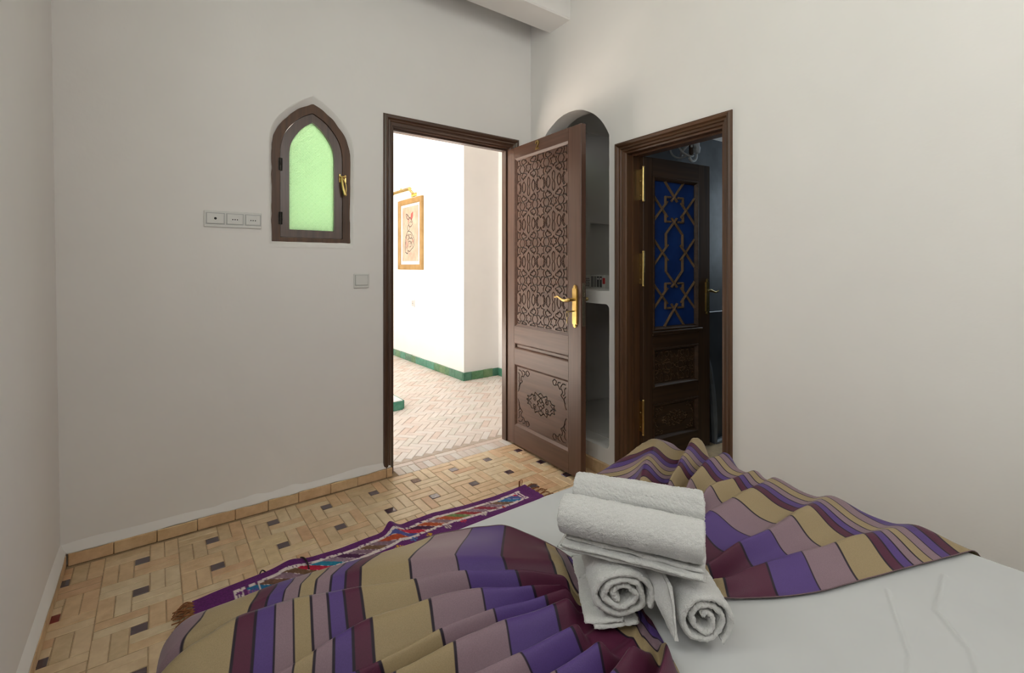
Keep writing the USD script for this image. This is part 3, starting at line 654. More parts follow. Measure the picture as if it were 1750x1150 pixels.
# ------------------------------------------------------------------ sockets and switches
def module(parent, x0, x1, z0, z1, kind_):
    c = (x0 + x1) / 2; zc = (z0 + z1) / 2
    obj('insert', bx(x0 + .0025, x1 - .0025, -.0115, -.0085, z0 + .003, z1 - .003, .001), M['plastic'], parent)
    if kind_ == 'eu':
        ring = Point(c, zc).buffer(.020, quad_segs=8).difference(Point(c, zc).buffer(.0185, quad_segs=8))
        d_ = obj('socket_well', cat([upright(ring, -.0115, .0014), upright(Point(c, zc).buffer(.0185, quad_segs=8), -.0115, .0003)]), M['plastic_grey'] if False else M['plastic'], parent)
        obj('pin_hole', cat([upright(Point(c + dx, zc - .002).buffer(.0026, quad_segs=4), -.0118, .0004) for dx in (-.0095, 0, .0095)]), M['hole'], d_)
    elif kind_ == 'tv': obj('aerial_hole', upright(Point(c, zc).buffer(.0055, quad_segs=6), -.0115, .0005), M['hole'], parent)
so = thing('socket_panel', 'white triple panel with an aerial point and two round sockets left of the green window', 'wall socket')
obj('plate', bx(.445, .682, -.0075, 0, 1.386, 1.462, .002), M['plastic'], so)
obj('surround', cat([bx(a, b, -.0088, -.007, 1.399, 1.453, .0005) for a, b in ((.452, .528), (.533, .606), (.611, .680))]), M['plastic_grey'], so)
for (a, b), kd in zip(((.454, .526), (.535, .604), (.613, .678)), ('tv', 'eu', 'eu')): module(so, a, b, 1.400, 1.452, kd)
sw = thing('light_switch', 'white square light switch beside the entrance door frame', 'light switch')
obj('plate', bx(1.135, 1.220, -.0075, 0, 1.083, 1.162, .002), M['plastic'], sw)
obj('surround', bx(1.142, 1.214, -.0088, -.007, 1.097, 1.156, .0005), M['plastic_grey'], sw)
obj('rocker', T(bx(1.1445, 1.2115, -.013, -.0085, 1.100, 1.153, .0015), (0, 0, 0)), M['plastic'], sw)
hs = thing('hall_socket', 'small white socket low on the picture wall in the hall', 'wall socket', (2.866, 2.93, .74), -90)
obj('plate', bx(-.042, .042, -.009, 0, -.045, .045, .002), M['plastic'], hs); obj('insert', bx(-.03, .03, -.0115, -.009, -.032, .032, .001), M['plastic_grey'], hs)
obj('pin_hole', cat([upright(Point(dx, 0).buffer(.004, quad_segs=3), -.0115, .0006) for dx in (-.012, .012)]), M['hole'], hs)
bs = rw('bathroom_socket', 'white socket on the dark bathroom wall behind the door edge', 'wall socket', kind=None, off=(0, 0, 0))
obj('plate', bx(.863, .871, .62, .70, 1.06, 1.145, .002), M['plastic'], bs); obj('insert', bx(.8705, .8745, .628, .692, 1.068, 1.137, .001), M['plastic'], bs)
# ------------------------------------------------------------------ hall beyond the doorway
wh = thing('wall_hall', 'bright white corner walls of the hall beyond the doorway', 'wall', kind='structure')
obj('picture_wall', slab(2.866, 3.12, 1.702, 8.6, 0, 3.4), M['plaster_hall'], wh)
obj('short_wall', slab(3.12, 3.36, 1.702, 2.0, 0, 3.4), M['plaster_hall'], wh)
obj('pier', slab(3.31, 5.0, 1.622, 1.92, 0, 3.4), M['plaster_hall'], wh)
obj('end_wall', slab(4.9, 5.1, .14, 1.622, 0, 3.4), M['plaster_hall'], wh)
obj('far_wall', slab(-4.5, 2.866, 8.4, 8.6, 0, 3.4), M['plaster_hall'], wh)
obj('court_wall', slab(-4.7, -4.5, -.2, 8.6, 0, 3.4), M['plaster_hall'], wh)
obj('south_wall', cat([slab(-4.5, -.25, -.1, .14, 0, 3.4), slab(2.75, 5.0, .02, .14, 0, 3.4)]), M['plaster_hall'], wh)
hc = obj('ceiling', cat([slab(1.30, 5.0, -.05, 8.6, 3.352, 3.6), slab(-4.5, 1.30, 3.4, 8.6, 3.352, 3.6)]), M['plaster_hall'], kind='structure', label='white ceiling over the hall passage', cat='ceiling')
fz = thing('trim_6', 'carved white stucco frieze high on the hall picture wall', 'frieze', kind='structure')
obj('frieze_band', bx(2.850, 2.866, 2.1, 8.4, 2.93, 3.22), M['plaster_hall'], fz)
obj('frieze_relief', cat([T(bx(-.006, .006, -.045, .045, -.045, .045, .003), trimesh.transformations.compose_matrix(angles=[math.radians(45), 0, 0], translate=[2.848, 2.2 + .14 * k, 3.075 + dz])) for k in range(44) for dz in (-.075, .075)]), M['plaster_hall'], fz)
bh = thing('baseboard_hall', 'green glazed tile skirting along the hall walls', 'baseboard', kind='structure')
def gtile(x0, x1, y0, y1, h=.085):
    obj('tile', bx(x0, x1, y0, y1, 0, h + rng.uniform(-.002, .002), .0025), M['green%d' % rng.randrange(4)], bh)
y = 1.705
while y < 6.2:
    L_ = rng.uniform(.085, .20) * (1 if y < 4 else 1.6); gtile(2.846, 2.865, y + .001, y + L_ - .001); y += L_
for a, b in ((2.848, 2.95), (2.952, 3.10), (3.102, 3.22), (3.222, 3.306)): gtile(a, b, 1.682, 1.701)
gtile(3.290, 3.309, 1.603, 1.680); 
for k in range(4): gtile(3.311 + .14 * k, 3.449 + .14 * k, 1.602, 1.621)
st = thing('low_step', 'low white step edged in green glazed tiles at the left of the hall', 'step', kind='structure')
obj('step_block', bx(.9, 1.932, 1.152, 1.62, 0, .078, .004), M['plaster_hall'], st)
for k in range(7): obj('tile', bx(.95 + .14 * k, 1.088 + .14 * k, 1.134, 1.151, 0, .072, .002), M['green%d' % rng.choice([0, 3, 3])], st)
for k in range(3): obj('tile', bx(1.933, 1.950, 1.155 + .14 * k, 1.293 + .14 * k, 0, .072, .002), M['green%d' % rng.choice([0, 1, 3])], st)

# picture: local x runs along the wall (from far to near), visible side towards -y
pic = thing('framed_picture', 'gilt framed portrait-shaped calligraphic drawing on the white hall wall', 'picture', (2.866, 3.35, 0), -90)
W_, Z0, Z1 = .715, 1.165, 2.065
obj('frame', stand(sweep_frame([(.07, Z0 + .065), (.07, Z1 - .065), (W_ - .07, Z1 - .065), (W_ - .07, Z0 + .065)], [(0, 0.002), (0, .024), (.008, .030), (.052, .034), (.065, .030), (.065, .002)], closed=True), 0.0), M['gold'], pic)
obj('mat_board', bx(.066, W_ - .066, -.012, -.003, Z0 + .06, Z1 - .06), M['mat_board'], pic)
ax0, ax1, az0, az1 = .118, .590, 1.272, 1.968
obj('art_paper', bx(ax0, ax1, -.0132, -.0118, az0, az1), M['paper'], pic)
A = lambda P: [(ax0 + u * (ax1 - ax0), az0 + v_ * (az1 - az0)) for u, v_ in P]
def ink(P, wd=.004, n=30, closed=False): return LineString(spline(np.array(A(P)), n, closed)).buffer(wd, quad_segs=2)
strokes = [ink([(.20, .17), (.17, .30), (.22, .45), (.34, .55)], .0045), ink([(.20, .17), (.33, .145), (.36, .20)], .0055), ink([(.34, .55), (.50, .54), (.66, .46), (.74, .36), (.70, .26), (.58, .22), (.46, .18), (.36, .20)], .004),
    ink([(.36, .56), (.33, .62), (.40, .66), (.46, .60), (.40, .56)], .004), ink([(.42, .66), (.38, .72), (.46, .80), (.60, .74), (.64, .68), (.52, .63), (.44, .64)], .004),
    ink([(.46, .78), (.36, .84), (.24, .87), (.28, .80), (.40, .77)], .0045), ink([(.30, .86), (.34, .81)], .003), ink([(.52, .78), (.58, .70)], .003), ink([(.46, .70), (.54, .72), (.60, .70)], .003),
    ink([(.24, .24), (.30, .34), (.26, .46), (.36, .48), (.40, .36), (.34, .24)], .0035), ink([(.40, .50), (.48, .42), (.60, .42), (.66, .34)], .005), ink([(.42, .36), (.52, .36), (.54, .28), (.46, .26)], .004),
    ink([(.44, .48), (.56, .48), (.62, .40)], .0035), ink([(.56, .34), (.62, .30), (.60, .26)], .0035), ink([(.24, .30), (.20, .36)], .003), ink([(.28, .20), (.30, .28)], .003), ink([(.48, .32), (.60, .36)], .003), ink([(.33, .40), (.44, .42)], .003)]
obj('ink_drawing', upright(unary_union(strokes), -.0132, .0006), M['ink'], pic)
obj('red_feather', upright(Polygon(A([(.52, .77), (.56, .86), (.66, .89), (.66, .82), (.60, .76)])).buffer(.006), -.0132, .0005), M['ink_red'], pic)
for P_ in ([(.34, .76), (.40, .70), (.44, .76), (.38, .80)], [(.24, .30), (.30, .26), (.32, .34), (.26, .38)], [(.62, .40), (.70, .36), (.68, .32)], [(.40, .13), (.56, .15), (.58, .13)]):
    obj('pink_wash', upright(Polygon(A(P_)).buffer(.008), -.0132, .0003), M['ink_pink'], pic)
lamp = thing('picture_lamp', 'slim brass picture light above the gilt frame', 'lamp', (2.866, 3.35, 0), -90)
obj('mount', cat([bx(.38, .52, -.014, 0, 2.085, 2.125, .003), tube([(.43, -.012, 2.11), (.43, -.05, 2.150), (.40, -.10, 2.160)], .007, 8), tube([(.47, -.012, 2.11), (.47, -.05, 2.150), (.44, -.10, 2.160)], .007, 8)]), M['brass'], lamp, smooth=40)
obj('shade', cat([tube([(.06, -.115, 2.155), (.56, -.115, 2.155)], .022, 14), T(trimesh.creation.icosphere(1, .012), (.30, -.115, 2.182))]), M['brass'], lamp, smooth=40)
obj('glow_tube', bx(.09, .53, -.122, -.108, 2.128, 2.1345), M['warm_lamp'], lamp, label='lit warm tube')

# ------------------------------------------------------------------ things in the niche
def at_niche(name, label, cat_, s, y, group=None): return rw(name, label, cat_, kind=None, off=(s, y, 1.0605), group=group)
bk = at_niche('floral_box', 'small white box with dark dotted blossom marks on the niche ledge, partly behind the door', 'box', .345, .20)
obj('box', bx(0, .050, 0, .08, 0, .088, .002), M['white_card'], bk)
obj('blossom_print', upright(unary_union([Point(.012 + .013 * (k % 3) + .004 * (k // 3 % 2), .014 + .012 * (k // 3)).buffer(.0042, quad_segs=2) for k in range(15)]), 0.0002, .0006), M['dark_card'], bk)
s_ = .397
for nm, lb, wd, mt in (('booklet', 'pale grey booklet standing nearest the blossom box on the niche ledge', .028, 'white_card'), ('booklet', 'mid grey booklet standing between the pale booklet and the ringed ones', .027, 'grey_card'),
                       ('booklet', 'first dark grey booklet with a white ring on its spine, nearer the blossom box', .026, 'grey_card'), ('booklet', 'second dark grey booklet with a white ring on its spine, beside the red one', .026, 'grey_card'), ('booklet', 'white booklet with a bright red label at the end of the niche row', .029, 'white_card')):
    b = at_niche(nm, lb, 'booklet', s_, .205, 'booklets on the niche ledge')
    obj('cover', bx(0, wd - .001, 0, .075, 0, .086, .001), M['white_card'], b)
    if 'red' in lb and 'beside' not in lb: obj('spine_label', upright(sbox(.003, .03, wd - .003, .068), .0002, .0006), M['red_card'], b)
    else:
        d_ = obj('spine_label', upright(sbox(.003, .008, wd - .003, .078), .0002, .0006), M['dark_card'] if 'dark' in lb else M['grey_card'], b)
        if 'ring' in lb and 'dark' in lb: obj('ring_mark', upright(Point(wd / 2, .062).buffer(.0065, quad_segs=4), -.0004, .0005), M['white_card'], d_)
    s_ += wd
# bathroom ceiling lamp: a tangle of curled tubing around a white holder
cl = thing('ceiling_lamp', 'curled metal tube lamp hanging in the dark bathroom above the door', 'lamp', (2.83, -.985, 0))
def ring(cx, cy, cz, r, tilt, az, n=28, f=1.0):
    a = np.linspace(0, 2 * math.pi * f, n); P = np.c_[r * np.cos(a), 0 * a, r * np.sin(a)]
    P = P @ trimesh.transformations.euler_matrix(math.radians(tilt), 0, math.radians(az))[:3, :3].T
    return P + (cx, cy, cz)
obj('tube_coil', cat([tube(ring(-.085, .02, 1.905, .062, 20, -40, f=.9), .006, 8), tube(ring(-.06, .0, 1.895, .055, -30, -10, f=.85), .006, 8), tube(ring(-.045, .0, 1.90, .05, 45, 25, f=.8), .006, 8), tube(ring(.0, .02, 1.88, .05, 10, -35, f=.6), .007, 8)]), M['cable'], cl, smooth=50)
obj('lamp_holder', cat([T(lathe([(0, 0), (.020, 0), (.024, .03), (.018, .045), (.018, .09), (0, .09)], 16), (.045, .0, 1.885)), tube(spline([(.045, 0, 1.885), (.04, 0, 1.85), (.0, .0, 1.832), (-.03, 0, 1.85)], 14), .008, 8)]), M['white_metal'], cl, smooth=40)
obj('stem', cat([tube([(-.01, .0, 2.02), (-.01, 0, 1.86)], .013, 10), tube([(-.05, .0, 2.02), (-.06, 0, 1.94)], .006, 8), bx(-.05, .08, -.04, .04, 2.003, 2.02, .003)]), M['bathwoodz'], cl, smooth=40)
# ------------------------------------------------------------------ bed
from scipy.ndimage import gaussian_filter1d
BX0, BX1, BY1, BY0, TOP, RR = .300, 1.845, -1.515, -3.52, .520, .034
def drape(x, y, h):
    """a cloth point h above the bed top; beyond the edges the cloth rolls over and hangs"""
    x, y, h = (np.asarray(a, float) for a in (x, y, h))
    ox = np.where(x > BX1 - RR, x - (BX1 - RR), np.where(x < BX0 + RR, x - (BX0 + RR), 0)); oy = np.where(y > BY1 - RR, y - (BY1 - RR), np.where(y < BY0 + RR, y - (BY0 + RR), 0))
    e = np.hypot(ox, oy); nx, ny = np.where(e > 0, ox / np.maximum(e, 1e-9), 0), np.where(e > 0, oy / np.maximum(e, 1e-9), 0)
    a = np.minimum(e / RR, math.pi / 2); hang = np.maximum(e - RR * math.pi / 2, 0)
    rad = RR * np.sin(a) + h * np.sin(a) + .02 * np.minimum(hang, .3)
    z = TOP - RR * (1 - np.cos(a)) + h * np.cos(a) - hang
    return np.stack([x - ox + nx * rad, y - oy + ny * rad, z], -1)
def grid_faces(n, m_):
    i, j = np.meshgrid(np.arange(n - 1), np.arange(m_ - 1), indexing='ij'); a = (i * m_ + j).ravel()
    return np.vstack([np.c_[a, a + m_, a + m_ + 1], np.c_[a, a + m_ + 1, a + 1]])
bed = thing('bed', 'large bed covered by a white sheet, its foot towards the entrance doorway', 'bed', (0, 0, 0))
obj('base', bx(BX0 + .03, BX1 - .03, BY0 + .02, BY1 - .03, .10, .24, .01), M['woodx'], bed)
for x in (BX0 + .06, BX1 - .13):
    for y in (BY0 + .06, BY1 - .13): obj('leg', bx(x, x + .07, y, y + .07, .002, .10, .006), M['woodz'], bed)
obj('mattress', bx(BX0 + .014, BX1 - .014, BY0 + .014, BY1 - .014, .241, TOP - .012, .03), M['mattress'], bed, smooth=35)
xs_ = np.linspace(BX0 - .22, BX1 + .22, 520); ys_ = np.linspace(BY0 - .22, BY1 + .22, 600)
X, Y = np.meshgrid(xs_, ys_, indexing='ij')
H = .0035 * (meshkit.fbm(np.stack([X * 3, Y * 3, X * 0], -1), 3, 2) - .5)
def crease(p, wd, hh):
    global H
    p = np.array(p); d = np.full(X.shape, 9.0)
    for a, b in zip(p, p[1:]):
        t_ = np.clip(((X - a[0]) * (b - a)[0] + (Y - a[1]) * (b - a)[1]) / ((b - a) @ (b - a)), 0, 1)
        d = np.minimum(d, np.hypot(X - a[0] - t_ * (b - a)[0], Y - a[1] - t_ * (b - a)[1]))
    H = H + hh * np.exp(-(d / wd) ** 2)
crease([(1.30, -2.46), (1.42, -2.42), (1.50, -2.36), (1.66, -2.34)], .0045, .0045)
crease([(1.15, -2.40), (1.32, -2.36), (1.50, -2.28)], .004, .0035)
crease([(1.05, -2.42), (1.20, -2.33)], .005, .002)
crease([(1.2, -1.55), (1.12, -1.75)], .02, .003)
sheet = drape(X, Y, H).reshape(-1, 3)
sh = obj('bed_sheet', trimesh.Trimesh(sheet, grid_faces(*X.shape), process=False), M['sheet'], smooth=True, label='smooth white cotton sheet stretched over the mattress', cat='bed sheet')

# ------------------------------------------------------------------ striped throw, gathered in the middle and fanned out to both sides
WS, NS = .102, .0345
S = {k: k * WS for k in range(-3, 5)}
for k in range(5, 12): S[k] = 4 * WS + (k - 4) * NS
S[12] = S[11] + WS; S[13] = S[12] + WS
COL = dict(t=(.330, .248, .136), b=(.085, .013, .040), v=(.088, .046, .200), m=(.245, .163, .195), k=(.012, .005, .016))
def stripe_colours(s):
    edges = [-4 * NS, -3 * NS, -2 * NS, -NS, 0] + [S[k] for k in range(1, 14)]
    names = 'bvmt' + 'bvmt' + 'bvmtmvb' + 'tmv'
    c = np.zeros((len(s), 3))
    for i, nm in enumerate(names):
        lo = edges[i] if i < len(edges) else 9; hi = edges[i + 1] if i + 1 < len(edges) else 9
        c[(s >= lo) & (s < hi)] = COL[nm]
    c[s < edges[0]] = COL['b']
    for e in edges: c[np.abs(s - e) < .0024] = COL['k']
    return c
def fan(rows, G, s0, s1, ds=.0018, per=18, valley=.73, seed=1, rise=None, pw=1.7):
    """rows: (ridge height, {ring: (x, y)}) from one hem to the other. Returns vertices, faces, colours."""
    s = np.arange(s0, s1, ds); R = []
    for h, kn in rows:
        ks = sorted(kn); P = {S[k]: np.array(kn[k], float) for k in ks}
        a = np.array(kn[ks[0]], float); g = np.array(G) - a; L_ = np.linalg.norm(g); g /= L_
        for q in (.25, .5, .75, 1.0):
            dd = (S[ks[0]] - s0) * q; P[S[ks[0]] - dd] = a + g * min(dd, L_ * (1 - .12 / (1 + dd)))
        b = np.array(kn[ks[-1]], float); c = np.array(kn[ks[-2]], float) if len(ks) > 1 else np.array(G)
        if len(ks) > 3: c = np.array(kn[ks[-4]], float)
        d = (b - c) / np.linalg.norm(b - c); P[s1 + .01] = b + d * (s1 + .01 - S[ks[-1]])
        k_ = sorted(P); V = np.array([P[q] for q in k_])
        r = np.c_[np.interp(s, k_, V[:, 0]), np.interp(s, k_, V[:, 1])]
        R.append(gaussian_filter1d(r, 9, axis=0, mode='nearest'))
    R = np.array(R); hs = np.array([h for h, _ in rows])
    out, hh = [], []
    for i in range(len(rows) - 1):
        first, last = i == 0 and hs[0] < .01, i == len(rows) - 2 and hs[-1] < .01
        for t_ in np.arange(per) / per:
            out.append(R[i] * (1 - t_) + R[i + 1] * t_)
            wide = np.linalg.norm(R[i + 1] - R[i], axis=1); dip = np.clip(wide / .045, .35, 1.0)
            if first: q = hs[0] + (hs[1] - hs[0]) * (t_ ** rise if rise else 3 * t_ ** 2 - 2 * t_ ** 3)
            elif last: q = hs[i] + (hs[i + 1] - hs[i]) * (3 * t_ ** 2 - 2 * t_ ** 3)
            else:
                k = .5 + .5 * math.cos(math.pi * t_ / valley) if t_ < valley else .5 - .5 * math.cos(math.pi * (t_ - valley) / (1 - valley))
                k = k ** pw
                env = hs[i] * (1 - t_) + hs[i + 1] * t_
                q = env * (1 - dip * (1 - k))
            hh.append(np.broadcast_to(q, s.shape))
    out.append(R[-1]); hh.append(np.full(len(s), hs[-1])); P = np.array(out); h = np.array(hh, float)
    for a, b, wd in ((( .955, -2.02), (1.10, -1.83), .062), ((1.035, -2.135), (1.19, -1.93), .055)):
        a, b = np.array(a), np.array(b); t_ = np.clip(((P - a) @ (b - a)) / ((b - a) @ (b - a)), 0, 1); d = np.linalg.norm(P - a - t_[..., None] * (b - a), axis=-1)
        m_ = np.clip((d - wd) / .032, 0, 1); h = h * (.10 + .90 * m_ * m_ * (3 - 2 * m_))
    h = h * (1 + .5 * (meshkit.fbm(np.stack([P[..., 0] * 6, P[..., 1] * 6, 0 * h + seed], -1), 2, seed) - .5)) + .0045
    h = h + .0022 * (meshkit.fbm(np.stack([P[..., 0] * 22, P[..., 1] * 22, 0 * h + seed], -1), 3, seed + 3) - .5)
    h = .006 + (h - .006) * (1 - .55 * np.clip((P[..., 0] - 1.62) / .2, 0, 1) * np.clip((-1.73 - P[..., 1]) / .10, 0, 1))
    from scipy.ndimage import gaussian_filter
    h = gaussian_filter(h, (1.0, 3))
    V = drape(P[..., 0], P[..., 1], h)
    return V.reshape(-1, 3), grid_faces(*h.shape), np.tile(stripe_colours(s), (h.shape[0], 1)), V
LR = [(.003, {0: (1.032, -1.725), 1: (.998, -1.604), 2: (.923, -1.565), 3: (.83, -1.535), 4: (.735, -1.512)}),
      (.026, {0: (.969, -1.816), 1: (.893, -1.736), 2: (.811, -1.670), 3: (.722, -1.620), 4: (.626, -1.581), 8: (.507, -1.572), 11: (.42, -1.567), 12: (.324, -1.587)}),
      (.050, {0: (.935, -1.903), 1: (.873, -1.812), 2: (.783, -1.757), 3: (.692, -1.709), 4: (.592, -1.670), 8: (.479, -1.633), 11: (.388, -1.622), 12: (.300, -1.660)}),
      (.050, {0: (.930, -1.935), 1: (.869, -1.873), 2: (.786, -1.814), 3: (.688, -1.783), 4: (.578, -1.770), 6: (.511, -1.780), 8: (.447, -1.796)}),
      (.050, {1: (.871, -1.910), 2: (.769, -1.879), 3: (.664, -1.870), 4: (.553, -1.873)}),
      (.050, {1: (.868, -1.938), 2: (.770, -1.917), 3: (.669, -1.911)}),
      (.050, {1: (.851, -2.001), 2: (.746, -1.989)}),
      (.050, {0: (.960, -2.054), 1: (.867, -2.050), 2: (.771, -2.050)}),
      (.050, {0: (.951, -2.083), 1: (.848, -2.101)}),
      (.050, {0: (.951, -2.129), 1: (.856, -2.166)}),
      (.004, {0: (.962, -2.150), 1: (.872, -2.200)})]
RRW = [(.003, {4: (1.438, -1.655), 6: (1.410, -1.590), 8: (1.392, -1.522)}),
      (.056, {4: (1.414, -1.712), 5: (1.453, -1.688), 7: (1.515, -1.650), 9: (1.575, -1.616), 11: (1.640, -1.580)}),
      (.058, {3: (1.461, -1.775), 4: (1.569, -1.734), 7: (1.640, -1.698), 9: (1.705, -1.674), 11: (1.765, -1.648)}),
      (.046, {3: (1.545, -1.789), 4: (1.656, -1.759), 6: (1.717, -1.743), 8: (1.777, -1.746)}),
      (.036, {3: (1.573, -1.834), 4: (1.687, -1.846), 6: (1.744, -1.845)}),
      (.034, {2: (1.441, -1.912), 3: (1.555, -1.915), 4: (1.668, -1.912), 7: (1.769, -1.906)}),
      (.040, {0: (1.216, -2.042), 1: (1.347, -2.040), 2: (1.468, -2.052), 3: (1.576, -2.058), 4: (1.677, -2.061), 7: (1.765, -2.060)}),
      (.034, {0: (1.210, -2.082), 1: (1.339, -2.106), 2: (1.444, -2.135), 3: (1.544, -2.169), 4: (1.635, -2.198), 8: (1.746, -2.228)}),
      (.003, {0: (1.200, -2.100), 1: (1.284, -2.157), 2: (1.374, -2.203), 3: (1.473, -2.237), 4: (1.576, -2.273), 8: (1.696, -2.315), 11: (1.778, -2.345)})]
va, fa, ca, ga = fan(LR, (1.06, -1.985), -.135, 1.02, seed=3, pw=1.25, valley=.76)
vb, fb_, cb, gb = fan(RRW, (1.10, -1.985), -.11, .80, seed=8, rise=3.0)
throw = thing('bed_throw', 'purple and tan striped woven throw gathered in the middle and fanned over the bed foot', 'blanket')
obj('left_fan', trimesh.Trimesh(va, fa, process=False), M['throw'], throw, smooth=True, col=ca)
obj('right_fan', trimesh.Trimesh(vb, fb_, process=False), M['throw'], throw, smooth=True, col=cb)
for g in (ga[0], gb[0], gb[-1], gb[:, -1]): obj('hem', tube(g[::6] + (0, 0, .0004), .0012, 5), plain('hem_thread_%d' % len(_used), (.17, .11, .12), .8), throw, smooth=True)

# ------------------------------------------------------------------ towels
def roll_mesh(face, axis, length, rx, rz, turns, sense, seed, t=.0085, r0=.16, start=0.0):
    """rolled towel: a spiral of cloth with rounded ends; face = centre of the near end, axis = unit plan direction away from it"""
    n = 84 * int(math.ceil(turns)); th = np.linspace(0, 1, n)
    r = r0 + (1 - r0) * th ** .92; an = start + sense * 2 * math.pi * turns * (th - 1)
    wob = 1 + .30 * (1 - th) * (meshkit.fbm(np.c_[np.cos(an) * 1.6 + th * 6, np.sin(an) * 1.6, th * 0 + seed], 2, seed) - .5) * 2
    c = np.c_[(rx - t / 2) * r * wob * np.cos(an), (rz - t / 2) * r * wob * np.sin(an)]
    tg = np.gradient(c, axis=0); tg /= np.linalg.norm(tg, axis=1, keepdims=True); nn = np.c_[tg[:, 1], -tg[:, 0]] * sense
    st_ = np.r_[0, .0022, .005, .009, np.linspace(.014, length - .014, 110), length - .009, length - .005, length - .0022, length]
    ax = np.array([axis[0], axis[1], 0.0]); sd = np.array([axis[1], -axis[0], 0.0]); up = np.array([0, 0, 1.0])
    jag = .006 * (meshkit.fbm(np.c_[th * 7, th * 0 + seed, th * 0], 2, seed + 2) - .5) + .010 * (1 - th) * (meshkit.noise(np.array([[seed * 1.7, 0, 0]]), 3)[0] - .3)
    rows = []
    for d in st_:
        e = min(d, length - d); k = math.sqrt(max(0, 1 - (1 - min(e / .009, 1)) ** 2)); k = .25 + .75 * k
        edge = np.clip(1 - e / (length * .5), 0, 1) * (1 if d < length / 2 else -1)
        prof = np.vstack([c + nn * t / 2 * k, (c - nn * t / 2 * k)[::-1]])
        jj = np.r_[jag, jag[::-1]] * edge
        rows.append(prof[:, :1] * sd + prof[:, 1:] * up + (d + jj)[:, None] * ax)
    V = np.array(rows); m_ = V.shape[1]; F = []
    N2 = len(st_)
    i, j = np.meshgrid(np.arange(N2 - 1), np.arange(m_), indexing='ij'); a = (i * m_ + j).ravel(); b = (i * m_ + (j + 1) % m_).ravel()
    F = [np.c_[a, b, b + m_], np.c_[a, b + m_, a + m_]]
    q = np.arange(n - 1)
    cap = np.vstack([np.c_[q, q + 1, m_ - 2 - q], np.c_[q, m_ - 2 - q, m_ - 1 - q]])
    F += [cap[:, ::-1], cap + (N2 - 1) * m_]
    V = V.reshape(-1, 3) + np.array(face)
    return trimesh.Trimesh(V, np.vstack(F), process=False)
def fuzzed(mesh, amp=.0022, f=360, seed=1):
    v, f_, n_ = meshkit.arrays(mesh, True)
    q = meshkit.fbm(v * f, 2, seed) - .5; q2 = meshkit.fbm(v * 38, 2, seed + 4) - .5
    return trimesh.Trimesh(v + n_ * (amp * 2 * q + .0042 * q2)[:, None], f_, process=False)
def soft_sheet(P, t, nu, nv, seed, sag=None):
    """a folded layer: patch over the plan corners P (4), thickness t, with rounded edges; sag(x, y) gives its underside"""
    u, v_ = np.meshgrid(np.linspace(0, 1, nu), np.linspace(0, 1, nv), indexing='ij'); P = np.array(P, float)
    B = (P[0] * (1 - u[..., None]) + P[1] * u[..., None]) * (1 - v_[..., None]) + (P[3] * (1 - u[..., None]) + P[2] * u[..., None]) * v_[..., None]
    e = np.minimum(np.minimum(u, 1 - u) * np.linalg.norm(P[1] - P[0]), np.minimum(v_, 1 - v_) * np.linalg.norm(P[3] - P[0]))
    k = np.sqrt(np.clip(1 - (1 - np.clip(e / (t * .6), 0, 1)) ** 2, 0, 1)); B = B + .007 * (np.stack([meshkit.noise(np.stack([B[..., 0] * 16, B[..., 1] * 16, 0 * u + seed + o_], -1), 7) for o_ in (.3, 5.7)], -1) - .5); mid = sag(B[..., 0], B[..., 1]) + t / 2 + .008 * (meshkit.fbm(np.stack([B[..., 0] * 18, B[..., 1] * 18, 0 * u + seed], -1), 2, seed) - .5)
    top = np.dstack([B, (mid + t / 2 * k)[..., None]]).reshape(-1, 3); bot = np.dstack([B, (mid - t / 2 * k)[..., None]]).reshape(-1, 3)
    F = grid_faces(nu, nv); V = np.vstack([top, bot]); F = np.vstack([F[:, ::-1] if False else F, F[:, ::-1] + nu * nv])
    m2 = trimesh.Trimesh(V, F, process=False); m2.merge_vertices(); return m2
AX = np.array([.6, .8])
t1 = thing('rolled_towel', 'rolled white terry towel lower left in the towel pile, spiral end facing the camera', 'towel', group=None)
obj('roll', fuzzed(roll_mesh((.955, -2.030, .594), AX, .27, .063, .049, 2.75, -1, 3, t=.0112, r0=.2, start=-.5), seed=2), M['towel'], t1, smooth=True)
obj('selvedge', cat([fuzzed(soft_sheet([(.905, -2.005), (.985, -2.045), (1.10, -1.89), (1.02, -1.85)], .007, 26, 40, 5, lambda x, y: .5385 + 0 * x), seed=7), fuzzed(soft_sheet([(.898, -1.990), (.96, -2.030), (1.09, -1.87), (1.02, -1.83)], .006, 26, 40, 6, lambda x, y: .5455 + 0 * x), seed=9)]), M['towel'], t1, smooth=True)
t2 = thing('rolled_towel', 'rolled white terry towel lower right in the towel pile, with a loose hanging corner', 'towel')
obj('roll', fuzzed(roll_mesh((1.036, -2.146, .5815), AX, .28, .053, .052, 2.5, -1, 11, t=.0112, r0=.2, start=-.9), seed=5), M['towel'], t2, smooth=True)
fl = []
u = np.linspace(0, 1, 26)
P = np.array([[(1.0, -2.10, .632), (1.0, -2.105, .606), (.992, -2.115, .578), (.986, -2.122, .556)], [(1.022, -2.07, .634), (1.005, -2.075, .612), (.996, -2.09, .592), (.988, -2.12, .557)], [(1.05, -2.03, .634), (1.02, -2.03, .615), (1.01, -2.05, .600), (.99, -2.115, .559)]])
